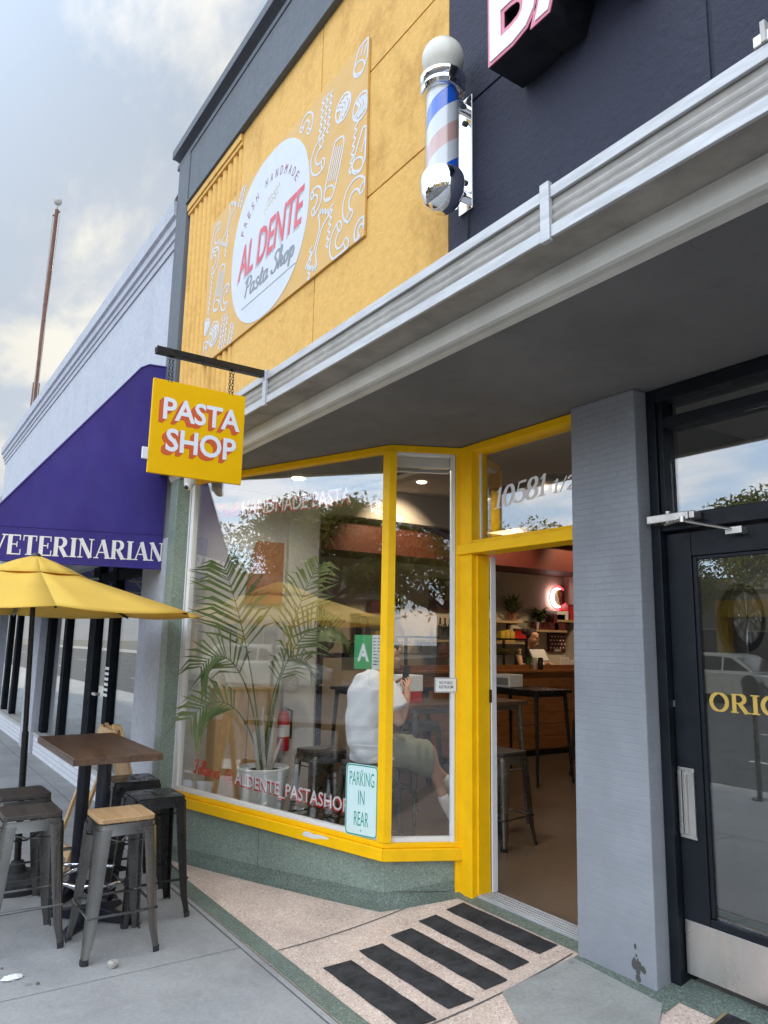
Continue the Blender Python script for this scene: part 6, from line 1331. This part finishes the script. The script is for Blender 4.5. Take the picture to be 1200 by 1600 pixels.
bg_ = carton('takeaway_box', -5.12, 3.69, 1.161, 0.2, 0.2, 0.09, 'ext_red', 'red box on the table in front of the seated man', 'box'); carton('white_container', -5.12, 3.69, 1.252, 0.2, 0.22, 0.13, 'plastic_white', 'white container stacked on the red box in front of the seated man', 'container')
# shop worker behind the counter
wk = thing('person', 'worker in a black top leaning over behind the counter', 'person', (-8.42, 8.28, FZ)); WX = -8.42
bw = {'pel': ((WX, 8.28, 1.05), 0.13), 'sp': ((WX+0.03, 8.28, 1.28), 0.12), 'ch': ((WX+0.10, 8.27, 1.48), 0.13), 'n0': ((WX+0.17, 8.27, 1.60), 0.055), 'n1': ((WX+0.21, 8.26, 1.66), 0.05), 'h0': ((WX+0.25, 8.26, 1.71), 0.075), 'h1': ((WX+0.25, 8.26, 1.79), 0.085), 'h2': ((WX+0.22, 8.26, 1.84), 0.055), 'cn': ((WX+0.32, 8.25, 1.68), 0.034), 'ns': ((WX+0.355, 8.255, 1.745), 0.013)}
we = chain('pel sp ch n0 n1 h0 h1 h2')+[('h0', 'cn'), ('h1', 'ns')]
for sg, nm in ((1, 'r'), (-1, 'l')):
    bw.update({'s'+nm: ((WX+0.10, 8.27+sg*0.18, 1.54), 0.055), 'e'+nm: ((WX+0.22, 8.27+sg*0.24, 1.33), 0.04), 'w'+nm: ((WX+0.42, 8.27+sg*0.14, 1.36), 0.028), 'p'+nm: ((WX+0.48, 8.27+sg*0.12, 1.36), (0.034, 0.016)), 'l'+nm: ((WX, 8.28+sg*0.09, 0.95), 0.085), 'k'+nm: ((WX+0.02, 8.28+sg*0.09, 0.60), 0.06), 'a'+nm: ((WX-0.01, 8.28+sg*0.09, FZ+0.09), 0.04), 't'+nm: ((WX+0.13, 8.28+sg*0.10, FZ+0.035), 0.035)})
    we += chain('ch s%s e%s w%s p%s' % ((nm,)*4))+chain('pel l%s k%s a%s t%s' % ((nm,)*4))
    for f_ in range(4):
        a = Vector((WX+0.50, 8.27+sg*0.12+(f_-1.5)*0.018, 1.362)); bw['f%s%d' % (nm, f_)] = (tuple(a), 0.009); bw['g%s%d' % (nm, f_)] = (tuple(a+Vector((0.06-0.006*abs(f_-1), 0, -0.02))), 0.0075); we += [('p'+nm, 'f%s%d' % (nm, f_)), ('f%s%d' % (nm, f_), 'g%s%d' % (nm, f_))]
    bw['u'+nm] = ((WX+0.50, 8.27+sg*0.07, 1.345), 0.009); we.append(('p'+nm, 'u'+nm))
skinned('body', bw, we, K['skin'], wk)
loft([((WX, 8.28, 0.98), X*0.14, Y*0.18), ((WX+0.015, 8.28, 1.15), X*0.135, Y*0.175), ((WX+0.05, 8.28, 1.32), X*0.14, Y*0.185), ((WX+0.09, 8.275, 1.46), X*0.145-Z*0.03, Y*0.205), ((WX+0.125, 8.27, 1.55), X*0.11-Z*0.04, Y*0.19), ((WX+0.16, 8.27, 1.60), X*0.07-Z*0.03, Y*0.1)], 22).build('top', K['shirt_black'], wk, angle=80)
loft([((WX-0.01, 8.28, FZ+0.08), X*0.07, Y*0.15), ((WX, 8.28, 0.6), X*0.1, Y*0.17), ((WX, 8.28, 1.0), X*0.135, Y*0.178)], 18).build('trousers', K['shirt_black'], wk, angle=80)
MB().ball((WX+0.215, 8.26, 1.80), 0.095, 16, 12, (0.95, 1.0, 0.95)).ball((WX+0.10, 8.23, 1.84), 0.05, 10, 8).build('hair', K['hair_dark'], wk)
# ------------------------------------------------------------------ barber shop wall thing
db = thing('dartboard', 'round dartboard with wire rings on the grey wall behind the barber door glass', 'dartboard', (-2.58, 4.40, 1.635))
def disc(r, x0, x1, n=40): return MB().prism([(r*math.cos(2*math.pi*i/n), r*math.sin(2*math.pi*i/n)) for i in range(n)], (x0, 4.40, 1.835), Y, Z, X, x1-x0)
disc(0.205, -2.598, -2.55).build('rim', K['letter_black'], db, smooth=False)
sg_a, sg_b = MB(), MB()
for i in range(20):
    a0, a1 = R(18*i-9), R(18*i+9); pts = [(0.016*math.cos(a0), 0.016*math.sin(a0))]+[(0.152*math.cos(a0+(a1-a0)*k/3), 0.152*math.sin(a0+(a1-a0)*k/3)) for k in range(4)]+[(0.016*math.cos(a1), 0.016*math.sin(a1))]
    (sg_a if i % 2 else sg_b).prism(pts, (-2.5498, 4.40, 1.835), Y, Z, X, 0.001)
sg_a.build('pale_segment', K['rope'], db, smooth=False); sg_b.build('dark_segment', K['interior_grey'], db, smooth=False)
wr = MB()
for r in (0.017, 0.09, 0.10, 0.142, 0.153): wr.tube([(-2.547, 4.40+r*math.cos(2*math.pi*i/36), 1.835+r*math.sin(2*math.pi*i/36)) for i in range(36)], 0.0014, 4, True)
for i in range(20): a = R(18*i-9); wr.tube([(-2.547, 4.40+0.017*math.cos(a), 1.835+0.017*math.sin(a)), (-2.547, 4.40+0.165*math.cos(a), 1.835+0.165*math.sin(a))], 0.0012, 4)
wr.build('wire_ring', K['chrome'], db)
# ------------------------------------------------------------------ the street opposite (seen in the window reflections)
def tree(lab, base, H, cr_, n, seed, trunk_r=0.2, spread=1.0, low=0.42, grp_='street trees', leaf=0.16):
    q = random.Random(seed); t = thing('street_tree', lab, 'tree', base, 0, grp_); b0 = Vector(base)
    tk = MB(); fork = b0+Z*(H*low); tk.tube([b0, b0+Vector((0.05, 0.03, H*low*0.5)), fork], [trunk_r*1.25, trunk_r, trunk_r*0.85], 10)
    clumps = []
    for i in range(30):
        a = 2*math.pi*i/30*4.4+q.uniform(-0.4, 0.4); rr = cr_*q.uniform(0.25, 0.92)*spread; hh = H*q.uniform(low+0.12, 0.92)*(1-0.12*rr/cr_)
        c = b0+Vector((math.cos(a)*rr, math.sin(a)*rr, hh)); clumps.append((c, cr_*q.uniform(0.18, 0.36)))
        if i < 12: m_ = fork.lerp(c, 0.5)+Z*(-0.15+q.uniform(-.2, .3)); tk.tube([fork, m_, c], [trunk_r*0.55, trunk_r*0.3, trunk_r*0.08], 6)
    tk.build('trunk', K['bark'], t); mb = MB()
    for i in range(n):
        c, r_ = clumps[q.randrange(30)]; d_ = Vector((q.gauss(0, 1), q.gauss(0, 1), q.gauss(0, 0.8))); d_ = d_.normalized()*r_*(q.random()**0.4)
        p = c+d_; u_ = Vector((q.gauss(0, 1), q.gauss(0, 1), q.gauss(0, 1))).normalized(); v_ = u_.cross(Vector((q.gauss(0, 1), q.gauss(0, 1), q.gauss(0, 1)))).normalized(); s_ = leaf*q.uniform(0.6, 1.3)
        k = len(mb.v); mb.v += [tuple(p-u_*s_), tuple(p+v_*s_*0.45), tuple(p+u_*s_), tuple(p-v_*s_*0.45)]; mb.f.append((k, k+1, k+2, k+3))
    mb.build('crown', K['street_leaf'], t, smooth=False); return t
tree('big round dense tree across the street opposite the shop window', (-12.6, -19.4, 0), 7.6, 3.4, 26000, 3, 0.28, leaf=0.095)
tree('broad dense tree across the street left of the round one', (-20.2, -19.8, 0), 7.0, 3.2, 18000, 5, 0.25, leaf=0.095)
tree('dense tree across the street opposite the barber door', (-26.5, -19.6, 0), 7.8, 3.3, 11000, 6, 0.26, leaf=0.11)
tree('tall tree across the street behind the ochre building', (-19.6, -35.5, 0), 10.5, 4.8, 11000, 8, 0.3, leaf=0.13)
tree('leaning street tree on the near kerb to the right', (13.2, -1.55, 0), 6.4, 3.0, 9000, 9, 0.26, 1.1, 0.40, leaf=0.10)
tree('far street tree across the street to the right', (34, -20, 0), 8.5, 4.2, 4500, 10, 0.3)
tree('distant dark tree far down the street to the right', (55, -22, 0), 11, 5.5, 4500, 11, 0.35, leaf=0.25)
def block(lab, x0, x1, y, H, mat, seed, gable=False, door=True):
    q = random.Random(seed); t = thing('street_building', lab, 'building', ((x0+x1)/2, y-4, 0), 0, 'buildings across the street')
    MB().box(x0, x1, y-9, y, 0, H).build('wall', K[mat], t)
    if gable: MB().prism([(x0-0.5, H), ((x0+x1)/2, H+2.0), (x1+0.5, H), (x1+0.5, H-0.2), (x0-0.5, H-0.2)], (0, y+0.4, 0.02), X, Z, -Y, 9.6).build('roof', K['roof_tile'], t)
    else: MB().box(x0-0.1, x1+0.1, y-9.1, y+0.15, H-0.25, H+0.3).build('parapet', K['house_grey'] if q.random() < 0.4 else K[mat], t)
    n_ = max(2, int((x1-x0)/2.6)); w_ = (x1-x0)/n_
    for fl_ in range(1 if H < 4.6 else 2):
        for i in range(n_):
            xa = x0+w_*i+w_*0.22; xb = xa+w_*0.56; za = 0.9+fl_*2.9; 
            if door and fl_ == 0 and i == n_//2: za_, zb_ = 0.0, 2.3
            else: za_, zb_ = za, za+1.5
            if zb_ > H-0.35: continue
            f = MB().box(xa-0.08, xb+0.08, y, y+0.05, za_, zb_+0.08).build('door' if za_ == 0 else 'window', K['house_white'], t)
            MB().box(xa, xb, y+0.0505, y+0.06, za_+0.05, zb_).build('pane', K['car_glass'], f)
    return t
block('cream low shop building across the street', -9.0, -2.5, -23.5, 4.2, 'house_cream', 1); block('tan gabled house across the street', -14.8, -9.6, -23.6, 3.6, 'house_tan', 2, True); gb = block('grey building with a yellow entrance across the street', -20.5, -15.4, -23.5, 4.3, 'house_grey', 3)
MB().box(-18.5, -18.0, -23.42, -23.0, 0, 2.9).box(-16.3, -15.8, -23.42, -23.0, 0, 2.9).box(-18.5, -15.8, -23.42, -22.95, 2.901, 3.6).build('entrance_portal', K['house_yellow'], gb)
block('ochre building across the street left of the grey one', -25.8, -20.8, -23.5, 4.5, 'house_ochre', 13)
block('white two storey building across the street', -34, -26.0, -23.5, 6.2, 'house_white', 4); block('grey building at the left end across the street', -48, -34.3, -23.5, 5.0, 'house_grey', 5); block('cream two storey building far right across the street', 22, 34, -23.5, 6.6, 'house_cream', 6); block('brick building beyond the cream two storey one', 36, 50, -23.5, 5.2, 'house_brick', 7)
block('white gabled house right of the cream shop', -1.5, 6, -23.5, 3.8, 'house_white', 8, True); block('ochre low building opposite the camera to the right', 7, 20, -23.5, 4.4, 'house_ochre', 9)
def car(lab, x, y, mat, rz=0.0, L=4.5, Hh=1.62, W=1.82, grp_='cars parked across the street'):
    t = thing('parked_car', lab, 'car', (0, 0, 0), 0, grp_); l = L/2
    low = [(-l, 0.42), (-l+0.02, 0.78), (-l+0.12, 0.98), (-l+0.9, 1.0), (l-1.35, 1.0), (l-0.35, 0.90), (l-0.05, 0.72), (l, 0.45), (l-0.1, 0.28), (-l+0.1, 0.28)]
    bm_ = MB(); n_ = len(low); secs = ((-W/2+0.0, 0.97, 0.0), (-W/2+0.10, 1.0, 0.0), (W/2-0.10, 1.0, 0), (W/2, 0.97, 0))
    for yy, s_, _ in secs: bm_.v += [(px_*s_, yy, pz_ if 0.3 < pz_ < 0.9 else pz_*(1 if s_ == 1 else 0.985)) for px_, pz_ in low]
    for a in range(3): bm_.f += [(a*n_+i, a*n_+(i+1) % n_, (a+1)*n_+(i+1) % n_, (a+1)*n_+i) for i in range(n_)]
    bm_.f += [tuple(range(n_)), tuple(range(3*n_, 4*n_))]
    ro = [(-l+0.15, 0.99), (-l+0.55, Hh-0.06), (-l+1.0, Hh), (l-2.15, Hh-0.02), (l-1.8, Hh-0.08), (l-1.1, 0.99)]; m = len(ro)
    k = len(bm_.v)
    for yy, s_ in ((-1, 1), (1, 1)): bm_.v += [(px_, yy*(W/2-0.08-0.22*(pz_-0.99)), pz_) for px_, pz_ in ro]
    bm_.f += [(k+i, k+(i+1) % m, k+m+(i+1) % m, k+m+i) for i in range(m)]+[tuple(range(k, k+m)), tuple(range(k+m, k+2*m))]
    body = bm_.build('body', K[mat], t, local=True, bevel=0.02, angle=30)
    for sg in (-1, 1):
        yy = lambda z: sg*(W/2-0.08-0.22*(z-0.99)+0.006)
        for poly in ([(-l+0.5, 1.06), (-l+0.75, Hh-0.13), (-l+1.28, Hh-0.1), (-l+1.28, 1.06)], [(-l+1.36, 1.06), (-l+1.36, Hh-0.1), (l-2.25, Hh-0.12), (l-2.25, 1.06)], [(l-2.17, 1.06), (l-2.17, Hh-0.14), (l-1.92, Hh-0.16), (l-1.28, 1.06)]):
            MB().add([(px_, yy(pz_), pz_) for px_, pz_ in poly]+[(px_, yy(pz_)-sg*0.004, pz_) for px_, pz_ in poly], [(0, 1, 2, 3), (4, 5, 6, 7), (0, 1, 5, 4), (1, 2, 6, 5), (2, 3, 7, 6), (3, 0, 4, 7)]).build('side_window', K['car_glass'], t, local=True, smooth=False)
        for cx_ in (-l+0.85, l-0.88):
            wm = MB().tube([(cx_, sg*(W/2-0.22), 0.34), (cx_, sg*(W/2+0.005), 0.34)], 0.34, 24); w_ = wm.build('wheel', K['tyre'], t, local=True, bevel=0.02)
            rm = MB()
            for a in range(6): rm.obox((cx_-0.04*math.sin(a*math.pi/3), sg*(W/2+0.006), 0.34-0.04*math.cos(a*math.pi/3)), (0.08*math.sin(a*math.pi/3+0.0), 0, 0.08*math.cos(a*math.pi/3)), (0.2*math.cos(a*math.pi/3), 0, -0.2*math.sin(a*math.pi/3)), (0, sg*0.012, 0))
            rm.tube([(cx_, sg*(W/2+0.004), 0.34), (cx_, sg*(W/2+0.02), 0.34)], 0.06, 10); rm.tube([(cx_+0.215*math.cos(q_*math.pi/10), sg*(W/2+0.01), 0.34+0.215*math.sin(q_*math.pi/10)) for q_ in range(20)], 0.018, 5, True); rm.build('rim', K['rim'], w_, local=True)
        MB().box(-l-0.01, -l+0.12, sg*(W/2-0.03)-0.13 if sg > 0 else sg*(W/2-0.03), sg*(W/2-0.03) if sg > 0 else sg*(W/2-0.03)+0.13, 0.74, 0.97).build('tail_lamp', K['lamp_red'], t, local=True, bevel=0.02); MB().box(l-0.28, l-0.01, min(sg*(W/2-0.05), sg*(W/2-0.35)), max(sg*(W/2-0.05), sg*(W/2-0.35)), 0.66, 0.80).build('headlight', K['lamp_clear'], t, local=True, bevel=0.02)
    MB().obox((-l+0.165, -W/2+0.18, 1.06), (0.30, 0, 0.44), (0, W-0.36, 0), (-0.012, 0, 0.006)).build('rear_window', K['car_glass'], t, local=True, smooth=False); MB().obox((l-1.18, -W/2+0.2, 1.05), (-0.54, 0, 0.42), (0, W-0.4, 0), (0.012, 0, 0.008)).build('windscreen', K['car_glass'], t, local=True, smooth=False)
    t.location = (x, y, -0.136); t.rotation_euler = (0, 0, rz); return t
car('silver green suv parked across the street facing right of the palm reflection', -14.4, -17.4, 'car_silver'); car('cream white car parked behind the silver suv across the street', -19.4, -17.4, 'car_white'); car('dark hatchback parked across the street opposite the doorway', -8.2, -17.4, 'car_dark', L=4.2, Hh=1.48)
car('white sedan parked far down the street to the right', 30, -16.9, 'car_white', math.pi, 4.6, 1.45); car('dark car parked far left across the street', -27.5, -17.4, 'car_dark', 0, 4.6, 1.5); car('silver car parked far down the street behind the white sedan', 38, -16.9, 'car_silver', math.pi, 4.6, 1.6)
pmt = thing('parking_meter', 'dark single parking meter on a post at the near kerb', 'parking meter', (-4.8, -1.78, 0))
MB().tube([(-4.8, -1.78, 0), (-4.8, -1.78, 1.02)], 0.028, 12).build('post', K['gunmetal'], pmt); MB().lathe([(0.0, 0), (0.09, 0), (0.085, 0.015), (0.03, 0.02)], (-4.8, -1.78, 0), 16).build('foot_flange', K['gunmetal'], pmt)
MB().box(-4.9, -4.7, -1.84, -1.72, 1.02, 1.24).build('housing', K['black_paint'], pmt, bevel=0.02); MB().tube([(-4.8, -1.85, 1.25), (-4.8, -1.71, 1.25)], 0.10, 20).build('domed_head', K['black_paint'], pmt); MB().tube([(-4.8, -1.852, 1.27), (-4.8, -1.85, 1.27)], 0.06, 16).build('display', K['interior_grey'], pmt)
